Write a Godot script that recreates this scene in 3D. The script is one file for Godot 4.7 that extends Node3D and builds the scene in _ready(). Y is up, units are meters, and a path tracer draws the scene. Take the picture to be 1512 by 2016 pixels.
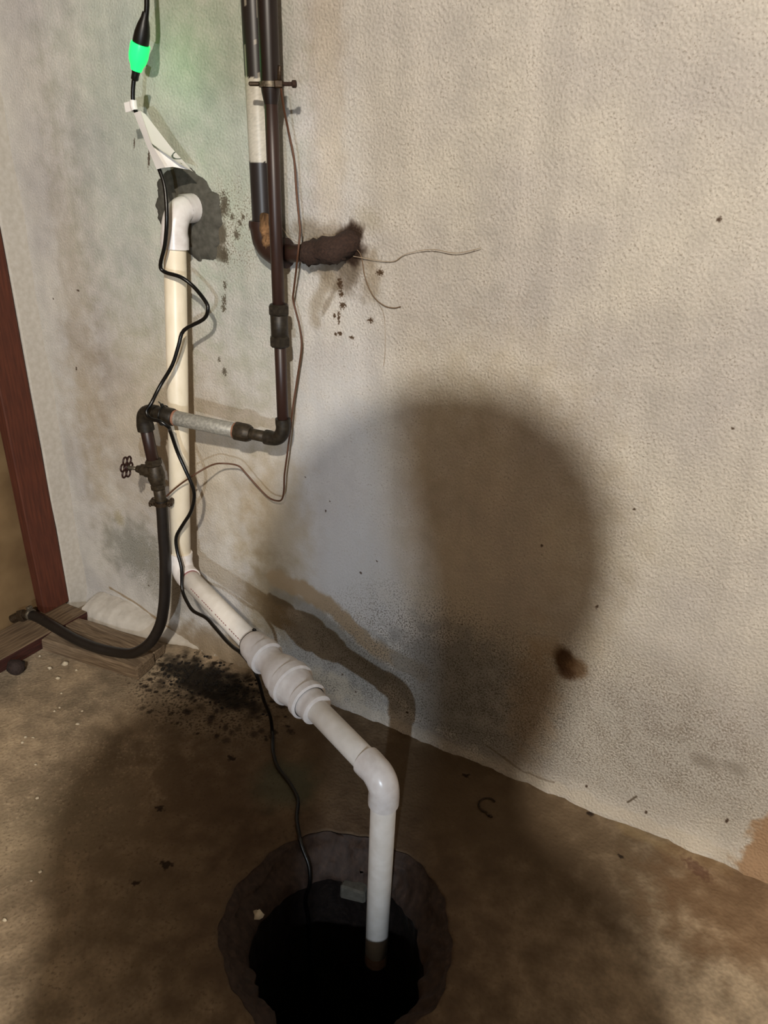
extends Node3D
# A basement corner: whitewashed stucco wall, water pipe, PVC sump discharge line, sump pit in a concrete floor.
# World: wall face at z = 0 running along x, room at z > 0, floor at y = 0, metres.

var taken := {}
var mats := {}
const LAMP_COLOR := Color(1.0, 0.958, 0.895)
const LAMP_ENERGY := 7.5
const LANTERN_COLOR := Color(0.90, 0.95, 1.0)
const LANTERN_ENERGY := 2.35

func _ready() -> void:
	# ---------- camera, environment, exposure ----------
	var cam := Camera3D.new()
	cam.name = "camera"
	cam.keep_aspect = Camera3D.KEEP_HEIGHT
	cam.fov = 67.27
	cam.near = 0.02
	cam.far = 30.0
	cam.transform = Transform3D(Basis(Vector3(0.85947, 0.01267, -0.51104), Vector3(-0.22428, 0.90769, -0.35468), Vector3(0.45937, 0.41945, 0.78297)).orthonormalized(), Vector3(0, 1.3, 1.337))
	add_child(cam)
	cam.current = true
	var we := WorldEnvironment.new()
	we.name = "environment"
	var env := Environment.new()
	env.background_mode = Environment.BG_COLOR
	env.background_color = Color(0, 0, 0)
	env.tonemap_mode = Environment.TONE_MAPPER_LINEAR
	env.tonemap_exposure = 1.0
	env.sdfgi_enabled = true
	env.ssao_enabled = true
	env.ssil_enabled = true
	we.environment = env
	add_child(we)
	# ---------- the ceiling bulb and the weak lantern behind the viewer ----------
	build_lamps(Vector3(0.60, 2.27, 2.40), Vector3(0.39, 1.05, 2.40))
	make_materials()
	build_wall()
	build_floor()
	build_room_shell()
	build_partition()
	build_drain()
	build_water_line()
	build_valve_and_hose()
	build_discharge()
	build_cords()
	build_clamps()
	build_floor_bits()
	build_cobwebs()
	build_person()
	build_blocker_bin()

# ======================= helpers =======================
func V(x: float, y: float, z: float) -> Vector3:
	return Vector3(x, y, z)

func numbered(called: String) -> String:
	if not taken.has(called):
		taken[called] = 0
		return called
	taken[called] += 1
	return "%s_%03d" % [called, taken[called]]

func thing(called: String, label: String, category: String, at := Vector3.ZERO, group := "") -> Node3D:
	var o := Node3D.new()
	o.name = numbered(called)
	add_child(o)
	o.position = at
	o.set_meta("label", label)
	o.set_meta("category", category)
	if group:
		o.set_meta("group", group)
	return o

func part(parent: Node3D, called: String, mesh: Mesh, m: Material, label := "") -> MeshInstance3D:
	# vertices are given in world metres; the mesh is set back by its thing's place
	var o := MeshInstance3D.new()
	o.name = called
	o.mesh = mesh
	o.material_override = m
	parent.add_child(o, true)
	var at := Vector3.ZERO
	var p: Node = parent
	while p is Node3D and p != self:
		at += (p as Node3D).position
		p = p.get_parent()
	o.position = -at
	if label:
		o.set_meta("label", label)
	return o

func solo(called: String, mesh: Mesh, m: Material, label: String, category: String, group := "") -> MeshInstance3D:
	var o := MeshInstance3D.new()
	o.name = numbered(called)
	o.mesh = mesh
	o.material_override = m
	add_child(o)
	o.set_meta("label", label)
	o.set_meta("category", category)
	if group:
		o.set_meta("group", group)
	return o

func struct_of(called: String, mesh: Mesh, m: Material, label: String, category := "") -> MeshInstance3D:
	var o := solo(called, mesh, m, label, category if category else called.split("_")[0])
	o.set_meta("kind", "structure")
	return o

func begin() -> SurfaceTool:
	var st := SurfaceTool.new()
	st.begin(Mesh.PRIMITIVE_TRIANGLES)
	return st

func tri(st: SurfaceTool, a: Vector3, b: Vector3, c: Vector3, na: Vector3, nb: Vector3, nc: Vector3) -> void:
	st.set_normal(na)
	st.add_vertex(a)
	st.set_normal(nb)
	st.add_vertex(b)
	st.set_normal(nc)
	st.add_vertex(c)

# any quad, turned so that its front (clockwise) side looks along n
func quad(st: SurfaceTool, a: Vector3, b: Vector3, c: Vector3, d: Vector3, na: Vector3, nb: Vector3, nc: Vector3, nd: Vector3) -> void:
	var g := (b - a).cross(c - a) + (c - a).cross(d - a)
	if g.dot(na + nb + nc + nd) > 0.0:
		tri(st, a, c, b, na, nc, nb)
		tri(st, a, d, c, na, nd, nc)
	else:
		tri(st, a, b, c, na, nb, nc)
		tri(st, a, c, d, na, nc, nd)

func flat_quad(st: SurfaceTool, a: Vector3, b: Vector3, c: Vector3, d: Vector3, out: Vector3) -> void:
	var n := (b - a).cross(c - a).normalized()
	if n == Vector3.ZERO:
		n = (c - a).cross(d - a).normalized()
	if n.dot(out) < 0.0:
		n = -n
	quad(st, a, b, c, d, n, n, n, n)

func side_of(dir: Vector3) -> Vector3:
	var s := dir.cross(Vector3.UP)
	if s.length() < 0.1:
		s = dir.cross(Vector3.RIGHT)
	return s.normalized()

# profile: points (distance along dir, radius); rough: noise amount; paint: optional colour callback(t, angle)
func lathe(st: SurfaceTool, profile: Array, from: Vector3, dir: Vector3, sides := 20, rough := 0.0, freq := 40.0, sd := 1, paint = null) -> void:
	dir = dir.normalized()
	var e1 := side_of(dir)
	var e2 := dir.cross(e1).normalized()
	var nz: FastNoiseLite
	if rough > 0.0:
		nz = FastNoiseLite.new()
		nz.seed = sd
		nz.frequency = freq
		nz.fractal_octaves = 3
	var seg := []
	for i in profile.size() - 1:
		var d: Vector2 = profile[i + 1] - profile[i]
		seg.append(Vector2(-d.y, d.x).normalized())
	for i in profile.size() - 1:
		var p0: Vector2 = profile[i]
		var p1: Vector2 = profile[i + 1]
		var n0: Vector2 = seg[i]
		var n1: Vector2 = seg[i]
		if i > 0 and seg[i].dot(seg[i - 1]) > 0.7:
			n0 = (seg[i] + seg[i - 1]).normalized()
		if i < seg.size() - 1 and seg[i].dot(seg[i + 1]) > 0.7:
			n1 = (seg[i] + seg[i + 1]).normalized()
		for k in sides:
			var q := []
			var nn := []
			var cc := []
			for e in [[0, k], [0, k + 1], [1, k + 1], [1, k]]:
				var a: float = TAU * (e[1] % sides) / sides
				var rad := e1 * cos(a) + e2 * sin(a)
				var p: Vector2 = p1 if e[0] else p0
				var n: Vector2 = n1 if e[0] else n0
				var v := from + dir * p.x + rad * p.y
				if nz:
					v += rad * (rough * nz.get_noise_3dv(v) * (1.0 if p.y > 0.0001 else 0.0))
				q.append(v)
				nn.append(dir * n.x + rad * n.y)
				if paint != null:
					cc.append(paint.call(p.x, a))
			var g: Vector3 = (q[1] - q[0]).cross(q[2] - q[0]) + (q[2] - q[0]).cross(q[3] - q[0])
			var order := [0, 2, 1, 0, 3, 2] if g.dot(nn[0] + nn[1] + nn[2] + nn[3]) > 0.0 else [0, 1, 2, 0, 2, 3]
			for j in order:
				if paint != null:
					st.set_color(cc[j])
				st.set_normal(nn[j])
				st.add_vertex(q[j])

# a straight capped cylinder with a small chamfer
func rod(st: SurfaceTool, a: Vector3, b: Vector3, r: float, sides := 16, ch := 0.0) -> void:
	var l := a.distance_to(b)
	var c := minf(ch, r * 0.5)
	lathe(st, [Vector2(0, 0), Vector2(0, r - c), Vector2(c, r), Vector2(l - c, r), Vector2(l, r - c), Vector2(l, 0)], a, b - a, sides)

func rod_mesh(a: Vector3, b: Vector3, r: float, sides := 20, ch := 0.001) -> ArrayMesh:
	var st := begin()
	rod(st, a, b, r, sides, ch)
	return st.commit()

func catmull(pts: Array, sub: int) -> Array:
	var out := []
	for i in pts.size() - 1:
		var p0: Vector3 = pts[maxi(i - 1, 0)]
		var p1: Vector3 = pts[i]
		var p2: Vector3 = pts[i + 1]
		var p3: Vector3 = pts[mini(i + 2, pts.size() - 1)]
		for k in sub:
			out.append(p1.cubic_interpolate(p2, p0, p3, float(k) / sub))
	out.append(pts[pts.size() - 1])
	return out

# swept tube; radii is a number or an array as long as the points
func tube(st: SurfaceTool, pts: Array, radii, sides := 10, rough := 0.0, sd := 3) -> void:
	var n := pts.size()
	var nz := FastNoiseLite.new()
	nz.seed = sd
	nz.frequency = 60.0
	var frames := []
	var u := Vector3.ZERO
	for i in n:
		var t: Vector3 = ((pts[mini(i + 1, n - 1)] as Vector3) - (pts[maxi(i - 1, 0)] as Vector3)).normalized()
		if i == 0:
			u = side_of(t)
		u = (u - t * u.dot(t)).normalized()
		frames.append([u, t.cross(u)])
	var ring := func(i: int, k: int) -> Array:
		var a := TAU * (k % sides) / sides
		var rad: Vector3 = frames[i][0] * cos(a) + frames[i][1] * sin(a)
		var r: float = radii[i] if radii is Array else radii
		var v: Vector3 = pts[i] + rad * r
		if rough > 0.0:
			v += rad * rough * nz.get_noise_3dv(v)
		return [v, rad]
	for i in n - 1:
		for k in sides:
			var a: Array = ring.call(i, k)
			var b: Array = ring.call(i, k + 1)
			var c: Array = ring.call(i + 1, k + 1)
			var d: Array = ring.call(i + 1, k)
			quad(st, a[0], b[0], c[0], d[0], a[1], b[1], c[1], d[1])
	for e in [0, n - 1]:
		var t: Vector3 = ((pts[0] as Vector3) - (pts[1] as Vector3)).normalized() if e == 0 else ((pts[n - 1] as Vector3) - (pts[n - 2] as Vector3)).normalized()
		for k in sides:
			var a: Array = ring.call(e, k)
			var b: Array = ring.call(e, k + 1)
			quad(st, pts[e], a[0], b[0], pts[e], t, t, t, t)

func tube_mesh(pts: Array, radii, sides := 10, rough := 0.0) -> ArrayMesh:
	var st := begin()
	tube(st, pts, radii, sides, rough)
	return st.commit()

func arc_points(a: Vector3, corner: Vector3, b: Vector3, n := 10) -> Array:
	# smooth quarter-like bend from a to b that keeps tangents towards the corner
	var out := []
	for i in n + 1:
		var t := float(i) / n
		var w := 0.75
		var q0 := (1 - t) * (1 - t)
		var q1 := 2 * t * (1 - t) * w
		var q2 := t * t
		out.append((a * q0 + corner * q1 + b * q2) / (q0 + q1 + q2))
	return out

# chamfered box with an own frame; wobble roughens its corners
func box(st: SurfaceTool, at: Transform3D, size: Vector3, ch := 0.003, wob := 0.0, sd := 1, cuts := 1) -> void:
	var h := size * 0.5
	var nz := FastNoiseLite.new()
	nz.seed = sd
	nz.frequency = 9.0
	var fix := func(v: Vector3) -> Vector3:
		var w := at * v
		if wob > 0.0:
			w += Vector3(nz.get_noise_3dv(w), nz.get_noise_3dv(w + Vector3(7, 3, 1)), nz.get_noise_3dv(w + Vector3(2, 9, 5))) * wob
		return w
	for ax in 3:
		for s in [-1.0, 1.0]:
			var n := Vector3.ZERO
			n[ax] = s
			var b := (ax + 1) % 3
			var c := (ax + 2) % 3
			var nb := cuts if size[b] > 0.2 else 1
			var nc := cuts if size[c] > 0.2 else 1
			for i in nb:
				for j in nc:
					var q := []
					for e in [[0, 0], [1, 0], [1, 1], [0, 1]]:
						var v := Vector3.ZERO
						v[ax] = s * h[ax]
						v[b] = lerpf(-h[b] + ch, h[b] - ch, float(i + e[0]) / nb)
						v[c] = lerpf(-h[c] + ch, h[c] - ch, float(j + e[1]) / nc)
						q.append(fix.call(v))
					flat_quad(st, q[0], q[1], q[2], q[3], at.basis * n)
			# the chamfers along the edges between this face and the next axis' faces
			for s2 in [-1.0, 1.0]:
				var nn := cuts if size[c] > 0.2 else 1
				for j in nn:
					var q := []
					for e in [[0, 0], [1, 0], [1, 1], [0, 1]]:
						var v := Vector3.ZERO
						v[ax] = s * (h[ax] - (ch if e[0] else 0.0))
						v[b] = s2 * (h[b] - (0.0 if e[0] else ch))
						v[c] = lerpf(-h[c] + ch, h[c] - ch, float(j + e[1]) / nn)
						q.append(fix.call(v))
					var n2 := n
					n2[b] = s2
					flat_quad(st, q[0], q[1], q[2], q[3], at.basis * n2)
	for sx in [-1.0, 1.0]:
		for sy in [-1.0, 1.0]:
			for sz in [-1.0, 1.0]:
				var k := Vector3(sx, sy, sz)
				var a: Vector3 = fix.call(k * (h - Vector3(0, ch, ch)))
				var b: Vector3 = fix.call(k * (h - Vector3(ch, 0, ch)))
				var c: Vector3 = fix.call(k * (h - Vector3(ch, ch, 0)))
				flat_quad(st, a, b, c, a, at.basis * k)

func box_mesh(at: Vector3, size: Vector3, ch := 0.003, wob := 0.0, sd := 1, cuts := 1, turn := 0.0) -> ArrayMesh:
	var st := begin()
	box(st, Transform3D(Basis(Vector3.UP, turn), at), size, ch, wob, sd, cuts)
	return st.commit()

func hex(st: SurfaceTool, a: Vector3, b: Vector3, r: float, ch := 0.003) -> void:
	var dir := (b - a).normalized()
	var l := a.distance_to(b)
	var e1 := side_of(dir)
	var e2 := dir.cross(e1)
	var rings := [[0.0, 0.0], [0.0, r - ch], [ch, r], [l - ch, r], [l, r - ch], [l, 0.0]]
	for i in rings.size() - 1:
		for k in 6:
			var q := []
			var mid := e1 * cos(TAU * (k + 0.5) / 6 + 0.4) + e2 * sin(TAU * (k + 0.5) / 6 + 0.4)
			for e in [[0, k], [0, k + 1], [1, k + 1], [1, k]]:
				var an: float = TAU * e[1] / 6 + 0.4
				var rr: Array = rings[i + e[0]]
				q.append(a + dir * rr[0] + (e1 * cos(an) + e2 * sin(an)) * rr[1])
			var outward := mid
			if i == 0:
				outward = -dir
			elif i == rings.size() - 2:
				outward = dir
			flat_quad(st, q[0], q[1], q[2], q[3], outward)

func lump(st: SurfaceTool, at: Vector3, r: Vector3, sd: int, rough := 0.3, rings := 6, sides := 9) -> void:
	var nz := FastNoiseLite.new()
	nz.seed = sd
	nz.frequency = 0.9
	var f := func(i: int, k: int) -> Vector3:
		var th := PI * i / rings
		var ph := TAU * (k % sides) / sides
		var d := Vector3(sin(th) * cos(ph), cos(th), sin(th) * sin(ph))
		return at + d * r * (1.0 + rough * nz.get_noise_3dv(d * 1.3))
	for i in rings:
		for k in sides:
			var a: Vector3 = f.call(i, k)
			var b: Vector3 = f.call(i, k + 1)
			var c: Vector3 = f.call(i + 1, k + 1)
			var d: Vector3 = f.call(i + 1, k)
			quad(st, a, b, c, d, (a - at).normalized(), (b - at).normalized(), (c - at).normalized(), (d - at).normalized())

# ======================= materials =======================
func noise_tex(sd: int, freq: float, c0: Color, c1: Color, w := 256, oct := 4, power := 1.0) -> ImageTexture:
	var nz := FastNoiseLite.new()
	nz.seed = sd
	nz.frequency = freq
	nz.fractal_octaves = oct
	var src := nz.get_seamless_image(w, w)
	src.convert(Image.FORMAT_L8)
	var d := src.get_data()
	var o := PackedByteArray()
	o.resize(w * w * 3)
	for i in w * w:
		var c := c0.lerp(c1, pow(d[i] / 255.0, power))
		o[i * 3] = int(c.r * 255)
		o[i * 3 + 1] = int(c.g * 255)
		o[i * 3 + 2] = int(c.b * 255)
	return ImageTexture.create_from_image(Image.create_from_data(w, w, false, Image.FORMAT_RGB8, o))

func grey_noise(sd: int, freq: float, w: int, h: int, oct := 4, kind := FastNoiseLite.TYPE_SIMPLEX_SMOOTH) -> PackedByteArray:
	var nz := FastNoiseLite.new()
	nz.seed = sd
	nz.frequency = freq
	nz.noise_type = kind
	nz.fractal_octaves = oct
	var im := nz.get_image(w, h)
	im.convert(Image.FORMAT_L8)
	return im.get_data()

func mat(called: String, c: Color, rough := 0.6, metal := 0.0, tex: Texture2D = null, scale := Vector3.ONE * 4.0, bump := 0.0, spec := 0.5) -> StandardMaterial3D:
	var m := StandardMaterial3D.new()
	m.resource_name = called
	m.albedo_color = c
	m.roughness = rough
	m.metallic = metal
	m.metallic_specular = spec
	if tex:
		m.albedo_texture = tex
		m.uv1_triplanar = true
		m.uv1_world_triplanar = true
		m.uv1_scale = scale
		if bump != 0.0:
			m.heightmap_enabled = true
			m.heightmap_texture = tex
			m.heightmap_scale = bump
	mats[called] = m
	return m

func make_materials() -> void:
	var soft := noise_tex(11, 0.03, Color(0.78, 0.76, 0.74), Color(1, 1, 1))
	var grime := noise_tex(12, 0.05, Color(0.45, 0.42, 0.4), Color(1, 1, 1), 256, 5)
	var grain := noise_tex(13, 0.02, Color(0.5, 0.46, 0.43), Color(1, 1, 1), 256, 5)
	mat("pvc", Color(0.95, 0.935, 0.915), 0.32, 0.0, noise_tex(14, 0.02, Color(0.9, 0.89, 0.87), Color(1, 1, 1)), Vector3.ONE * 5.0)
	mat("pvc_old", Color(0.97, 0.93, 0.85), 0.38, 0.0, noise_tex(15, 0.02, Color(0.93, 0.92, 0.89), Color(1, 1, 1)), Vector3(7, 3, 7))
	mat("pvc_fitting", Color(0.95, 0.94, 0.935), 0.28, 0.0, noise_tex(16, 0.03, Color(0.9, 0.88, 0.87), Color(1, 1, 1)), Vector3.ONE * 6.0)
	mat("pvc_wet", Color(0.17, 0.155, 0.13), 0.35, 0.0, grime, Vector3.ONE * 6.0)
	mat("pvc_stained", Color(0.62, 0.52, 0.44), 0.4, 0.0, soft, Vector3.ONE * 6.0)
	mat("primer", Color(0.55, 0.36, 0.36), 0.6)
	mat("brown_paint", Color(0.20, 0.125, 0.105), 0.42, 0.0, soft, Vector3(9, 2, 9))
	mat("sleeve", Color(0.125, 0.085, 0.08), 0.4, 0.0, soft, Vector3(9, 2, 9))
	mat("brown_fitting", Color(0.22, 0.195, 0.155), 0.5, 0.2, grime, Vector3.ONE * 7.0, 0.02)
	mat("brass_dull", Color(0.31, 0.27, 0.21), 0.5, 0.35, grime, Vector3.ONE * 8.0, 0.02)
	mat("galvanized", Color(0.74, 0.73, 0.69), 0.55, 0.25, noise_tex(17, 0.06, Color(0.62, 0.62, 0.62), Color(1, 1, 1)), Vector3.ONE * 8.0)
	mat("sealant", Color(0.56, 0.40, 0.32), 0.6)
	mat("black_pipe", Color(1, 1, 1), 0.4, 0.0)
	mats["black_pipe"].vertex_color_use_as_albedo = true
	mat("rust", Color(0.27, 0.185, 0.14), 0.9, 0.0, grime, Vector3.ONE * 12.0, 0.1)
	mat("rust_orange", Color(0.66, 0.50, 0.34), 0.9, 0.0, grime, Vector3.ONE * 10.0, 0.05)
	mat("rubber", Color(0.10, 0.085, 0.075), 0.5, 0.0, soft, Vector3.ONE * 6.0)
	mat("hose", Color(0.13, 0.112, 0.102), 0.42, 0.0, soft, Vector3.ONE * 6.0)
	mat("cord", Color(0.022, 0.021, 0.021), 0.3)
	mat("black_plastic", Color(0.03, 0.028, 0.026), 0.4)
	mat("copper", Color(0.36, 0.24, 0.17), 0.5, 0.3)
	mat("clamp_metal", Color(0.55, 0.52, 0.46), 0.45, 0.6, grime, Vector3.ONE * 12.0)
	mat("bronze", Color(0.33, 0.27, 0.20), 0.5, 0.5, grime, Vector3.ONE * 12.0)
	mat("wheel_paint", Color(0.17, 0.07, 0.055), 0.45)
	mat("red_wood", Color(0.37, 0.18, 0.10), 0.75, 0.0, noise_tex(23, 0.02, Color(0.72, 0.68, 0.66), Color(1, 1, 1), 256, 5), Vector3(22, 1.6, 22), 0.03)
	mat("plank_wood", Color(0.60, 0.53, 0.44), 0.85, 0.0, grain, Vector3(1.6, 22, 22), 0.04)
	mat("sill_wood", Color(0.55, 0.47, 0.37), 0.85, 0.0, grain, Vector3(22, 22, 1.6), 0.04)
	mat("sill_edge", Color(0.30, 0.13, 0.085), 0.8, 0.0, grain, Vector3(22, 22, 1.6), 0.03)
	mat("panel", Color(0.50, 0.41, 0.285), 0.85, 0.0, noise_tex(18, 0.012, Color(0.72, 0.68, 0.62), Color(1, 1, 1), 256, 5), Vector3.ONE * 1.5)
	mat("mortar", Color(0.37, 0.36, 0.33), 0.95, 0.0, noise_tex(19, 0.04, Color(0.7, 0.7, 0.68), Color(1, 1, 1), 256, 5), Vector3.ONE * 5.0, 0.12)
	mat("whitewash", Color(0.70, 0.67, 0.61), 0.95, 0.0, noise_tex(20, 0.05, Color(0.78, 0.76, 0.72), Color(1, 1, 1), 256, 5), Vector3.ONE * 4.0, 0.2)
	mat("whitewash_flat", Color(0.79, 0.77, 0.74), 0.95, 0.0, noise_tex(22, 0.05, Color(0.9, 0.89, 0.87), Color(1, 1, 1), 256, 5), Vector3.ONE * 4.0, 0.05)
	mat("concrete", Color(0.46, 0.395, 0.325), 0.92, 0.0, noise_tex(21, 0.02, Color(0.7, 0.67, 0.63), Color(1, 1, 1), 256, 5), Vector3.ONE * 1.6, 0.1)
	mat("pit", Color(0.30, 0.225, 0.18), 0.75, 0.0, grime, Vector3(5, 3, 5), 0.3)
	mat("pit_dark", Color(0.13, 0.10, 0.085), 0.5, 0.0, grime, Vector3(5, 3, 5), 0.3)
	mat("dirt", Color(0.10, 0.08, 0.062), 0.95)
	mat("plaster_chip", Color(0.80, 0.76, 0.68), 0.9)
	mat("stone", Color(0.24, 0.18, 0.165), 0.85, 0.0, grime, Vector3.ONE * 12.0, 0.1)
	mat("web", Color(0.62, 0.56, 0.48), 1.0)
	mat("web_dark", Color(0.46, 0.38, 0.30), 1.0)
	mat("ceiling_board", Color(0.42, 0.385, 0.34), 0.9, 0.0, grain, Vector3(2, 20, 20))
	mat("far_wall", Color(0.44, 0.41, 0.37), 0.95, 0.0, soft, Vector3.ONE * 1.5)
	mat("cloth", Color(1, 1, 1), 0.9)
	mats["cloth"].vertex_color_use_as_albedo = true
	mat("lamp_metal", Color(0.75, 0.73, 0.7), 0.4, 0.3)

# ======================= lamp =======================
func glow_mat(c: Color, e: float) -> StandardMaterial3D:
	var glow := StandardMaterial3D.new()
	glow.albedo_color = Color(0.9, 0.9, 0.9)
	glow.emission_enabled = true
	glow.emission = c
	glow.emission_energy_multiplier = e
	return glow

func bulb_light(o: Node3D, called: String, p: Vector3, c: Color, e: float, size: float) -> void:
	var l := OmniLight3D.new()
	l.name = called
	l.light_color = c
	l.light_energy = e
	l.light_size = size
	l.omni_range = 12.0
	l.omni_attenuation = 2.0
	l.shadow_enabled = true
	o.add_child(l, true)
	l.position = p - o.position

func build_lamps(p: Vector3, q: Vector3) -> void:
	var metal := StandardMaterial3D.new()
	metal.albedo_color = Color(0.75, 0.73, 0.7)
	metal.roughness = 0.4
	var o := thing("ceiling_light", "bare ceiling bulb in a metal lamp holder, behind the viewer", "lamp", Vector3(p.x, 2.44, p.z))
	var st := begin()
	lathe(st, [Vector2(0, 0), Vector2(0, 0.06), Vector2(0.012, 0.06), Vector2(0.022, 0.045), Vector2(0.022, 0)], V(p.x, 2.45, p.z), Vector3.DOWN, 24)
	part(o, "base", st.commit(), metal)
	part(o, "stalk", rod_mesh(V(p.x, 2.43, p.z), p + V(0, 0.06, 0), 0.008, 10), metal)
	part(o, "socket", rod_mesh(p + V(0, 0.07, 0), p + V(0, 0.033, 0), 0.019, 14), metal)
	st = begin()
	lathe(st, [Vector2(-0.034, 0), Vector2(-0.032, 0.014), Vector2(-0.022, 0.026), Vector2(-0.006, 0.032), Vector2(0.008, 0.03), Vector2(0.022, 0.021), Vector2(0.033, 0.015), Vector2(0.04, 0.0)], p, Vector3.UP, 18)
	part(o, "bulb", st.commit(), glow_mat(LAMP_COLOR, 6.0))
	bulb_light(o, "bulb_light", p, LAMP_COLOR, LAMP_ENERGY, 0.027)
	# a small battery lantern standing on a crate
	var c := thing("wooden_crate", "plain wooden crate standing behind the viewer with a lantern on it", "crate", V(q.x, 0, q.z))
	var wood := StandardMaterial3D.new()
	wood.albedo_color = Color(0.45, 0.36, 0.26)
	wood.roughness = 0.85
	for k in 8:
		for s in [-1.0, 1.0]:
			part(c, "slat", box_mesh(V(q.x, 0.05 + k * 0.098, q.z + s * 0.17), V(0.36, 0.085, 0.016), 0.002), wood)
			part(c, "slat", box_mesh(V(q.x + s * 0.17, 0.05 + k * 0.098, q.z), V(0.016, 0.085, 0.32), 0.002), wood)
	part(c, "top_board", box_mesh(V(q.x, 0.792, q.z), V(0.38, 0.018, 0.38), 0.002), wood)
	var n := thing("lantern", "small cool white lantern standing on the crate behind the viewer", "lantern", V(q.x, 0.801, q.z))
	st = begin()
	lathe(st, [Vector2(0, 0), Vector2(0, 0.05), Vector2(0.02, 0.05), Vector2(0.03, 0.042), Vector2(q.y - 0.801 - 0.04, 0.03), Vector2(q.y - 0.801 - 0.03, 0)], V(q.x, 0.801, q.z), Vector3.UP, 20)
	part(n, "base", st.commit(), metal)
	st = begin()
	lathe(st, [Vector2(-0.034, 0), Vector2(-0.034, 0.025), Vector2(-0.028, 0.03), Vector2(0.028, 0.03), Vector2(0.034, 0.025), Vector2(0.034, 0)], q, Vector3.UP, 18)
	part(n, "globe", st.commit(), glow_mat(LANTERN_COLOR, 3.0))
	bulb_light(n, "lantern_light", q, LANTERN_COLOR, LANTERN_ENERGY, 0.02)

# ======================= wall =======================
const WX0 := -2.0
const WX1 := 0.7
const WY1 := 1.8
const WW := 2048
const WH := 1366

class Canvas:
	var w: int
	var h: int
	var px: PackedByteArray
	var warp: PackedByteArray
	var speck: PackedByteArray
	var k: float
	var ox: float
	var oy: float
	var flip: float      # -1: v grows downwards from oy (wall), 1: v grows with the second axis (floor)

	func to_px(p: Vector2) -> Vector2:
		return Vector2((p.x - ox) * k, (p.y - oy) * k * flip)

	func mixpx(i: int, c: Color, a: float) -> void:
		px[i] = int(lerpf(px[i], c.r * 255.0, a))
		px[i + 1] = int(lerpf(px[i + 1], c.g * 255.0, a))
		px[i + 2] = int(lerpf(px[i + 2], c.b * 255.0, a))

	# soft-edged patch with a ragged outline; multiply: the colour tints what is there
	func blob(at: Vector2, r: Vector2, turn: float, c: Color, strength: float, soft := 0.5, rag := 0.5, multiply := false) -> void:
		var p := to_px(at)
		var m: float = maxf(r.x, r.y) * k * (1.0 + soft + rag)
		var x0 := clampi(int(p.x - m), 0, w - 1)
		var x1 := clampi(int(p.x + m), 0, w - 1)
		var y0 := clampi(int(p.y - m), 0, h - 1)
		var y1 := clampi(int(p.y + m), 0, h - 1)
		var small := maxf(r.x, r.y) < 0.03
		var cs := cos(turn)
		var sn := sin(turn)
		for y in range(y0, y1 + 1):
			for x in range(x0, x1 + 1):
				var dx := (x - p.x) / k
				var dy := (y - p.y) / k
				var u := (dx * cs + dy * sn) / r.x
				var v := (-dx * sn + dy * cs) / r.y
				var d := sqrt(u * u + v * v)
				if d > 1.0 + soft + rag:
					continue
				var i := y * w + x
				d += rag * ((speck[i] / 127.5 - 1.0) * 1.3 if small else (warp[i] / 127.5 - 1.0))
				var a := strength * (1.0 - smoothstep(1.0 - soft, 1.0 + soft, d))
				if a > 0.004:
					i *= 3
					if multiply:
						mixpx(i, Color(px[i] / 255.0 * c.r, px[i + 1] / 255.0 * c.g, px[i + 2] / 255.0 * c.b), a)
					else:
						mixpx(i, c, a)

	# fine dark specks that thin out from the middle of an ellipse
	func specks(at: Vector2, r: Vector2, c: Color, strength: float, level := 0.55, shift := 0) -> void:
		var p := to_px(at)
		var x0 := clampi(int(p.x - r.x * k), 0, w - 1)
		var x1 := clampi(int(p.x + r.x * k), 0, w - 1)
		var y0 := clampi(int(p.y - r.y * k), 0, h - 1)
		var y1 := clampi(int(p.y + r.y * k), 0, h - 1)
		for y in range(y0, y1 + 1):
			for x in range(x0, x1 + 1):
				var u := (x - p.x) / (k * r.x)
				var v := (y - p.y) / (k * r.y)
				var f := 1.0 - sqrt(u * u + v * v)
				if f <= 0.0:
					continue
				var i := y * w + x
				var s := speck[(i + shift) % speck.size()] / 255.0 + 0.25 * (warp[i] / 255.0 - 0.5)
				var a := strength * smoothstep(level - 0.04, level + 0.16, s) * minf(1.0, f * 2.0)
				if a > 0.01:
					mixpx(i * 3, c, a)

	func stroke(pts: Array, width: float, c: Color, strength: float, soft := 0.5, rag := 0.5) -> void:
		var q := []
		var lo := Vector2(1e9, 1e9)
		var hi := -lo
		for e in pts:
			var p := to_px(e)
			q.append(p)
			lo = lo.min(p)
			hi = hi.max(p)
		var wd := width * k * 0.5
		var m := wd * (1.0 + soft + rag) + 2.0
		for y in range(clampi(int(lo.y - m), 0, h - 1), clampi(int(hi.y + m), 0, h - 1) + 1):
			for x in range(clampi(int(lo.x - m), 0, w - 1), clampi(int(hi.x + m), 0, w - 1) + 1):
				var best := 1e9
				var here := Vector2(x, y)
				for j in q.size() - 1:
					var a: Vector2 = q[j]
					var ab: Vector2 = q[j + 1] - a
					var t := clampf((here - a).dot(ab) / ab.length_squared(), 0.0, 1.0)
					best = minf(best, here.distance_squared_to(a + ab * t))
				var d := sqrt(best) / wd
				if d > 1.0 + soft + rag:
					continue
				var i := y * w + x
				d += rag * (warp[i] / 127.5 - 1.0)
				var a2 := strength * (1.0 - smoothstep(1.0 - soft, 1.0 + soft, d))
				if a2 > 0.004:
					mixpx(i * 3, c, a2)

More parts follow.
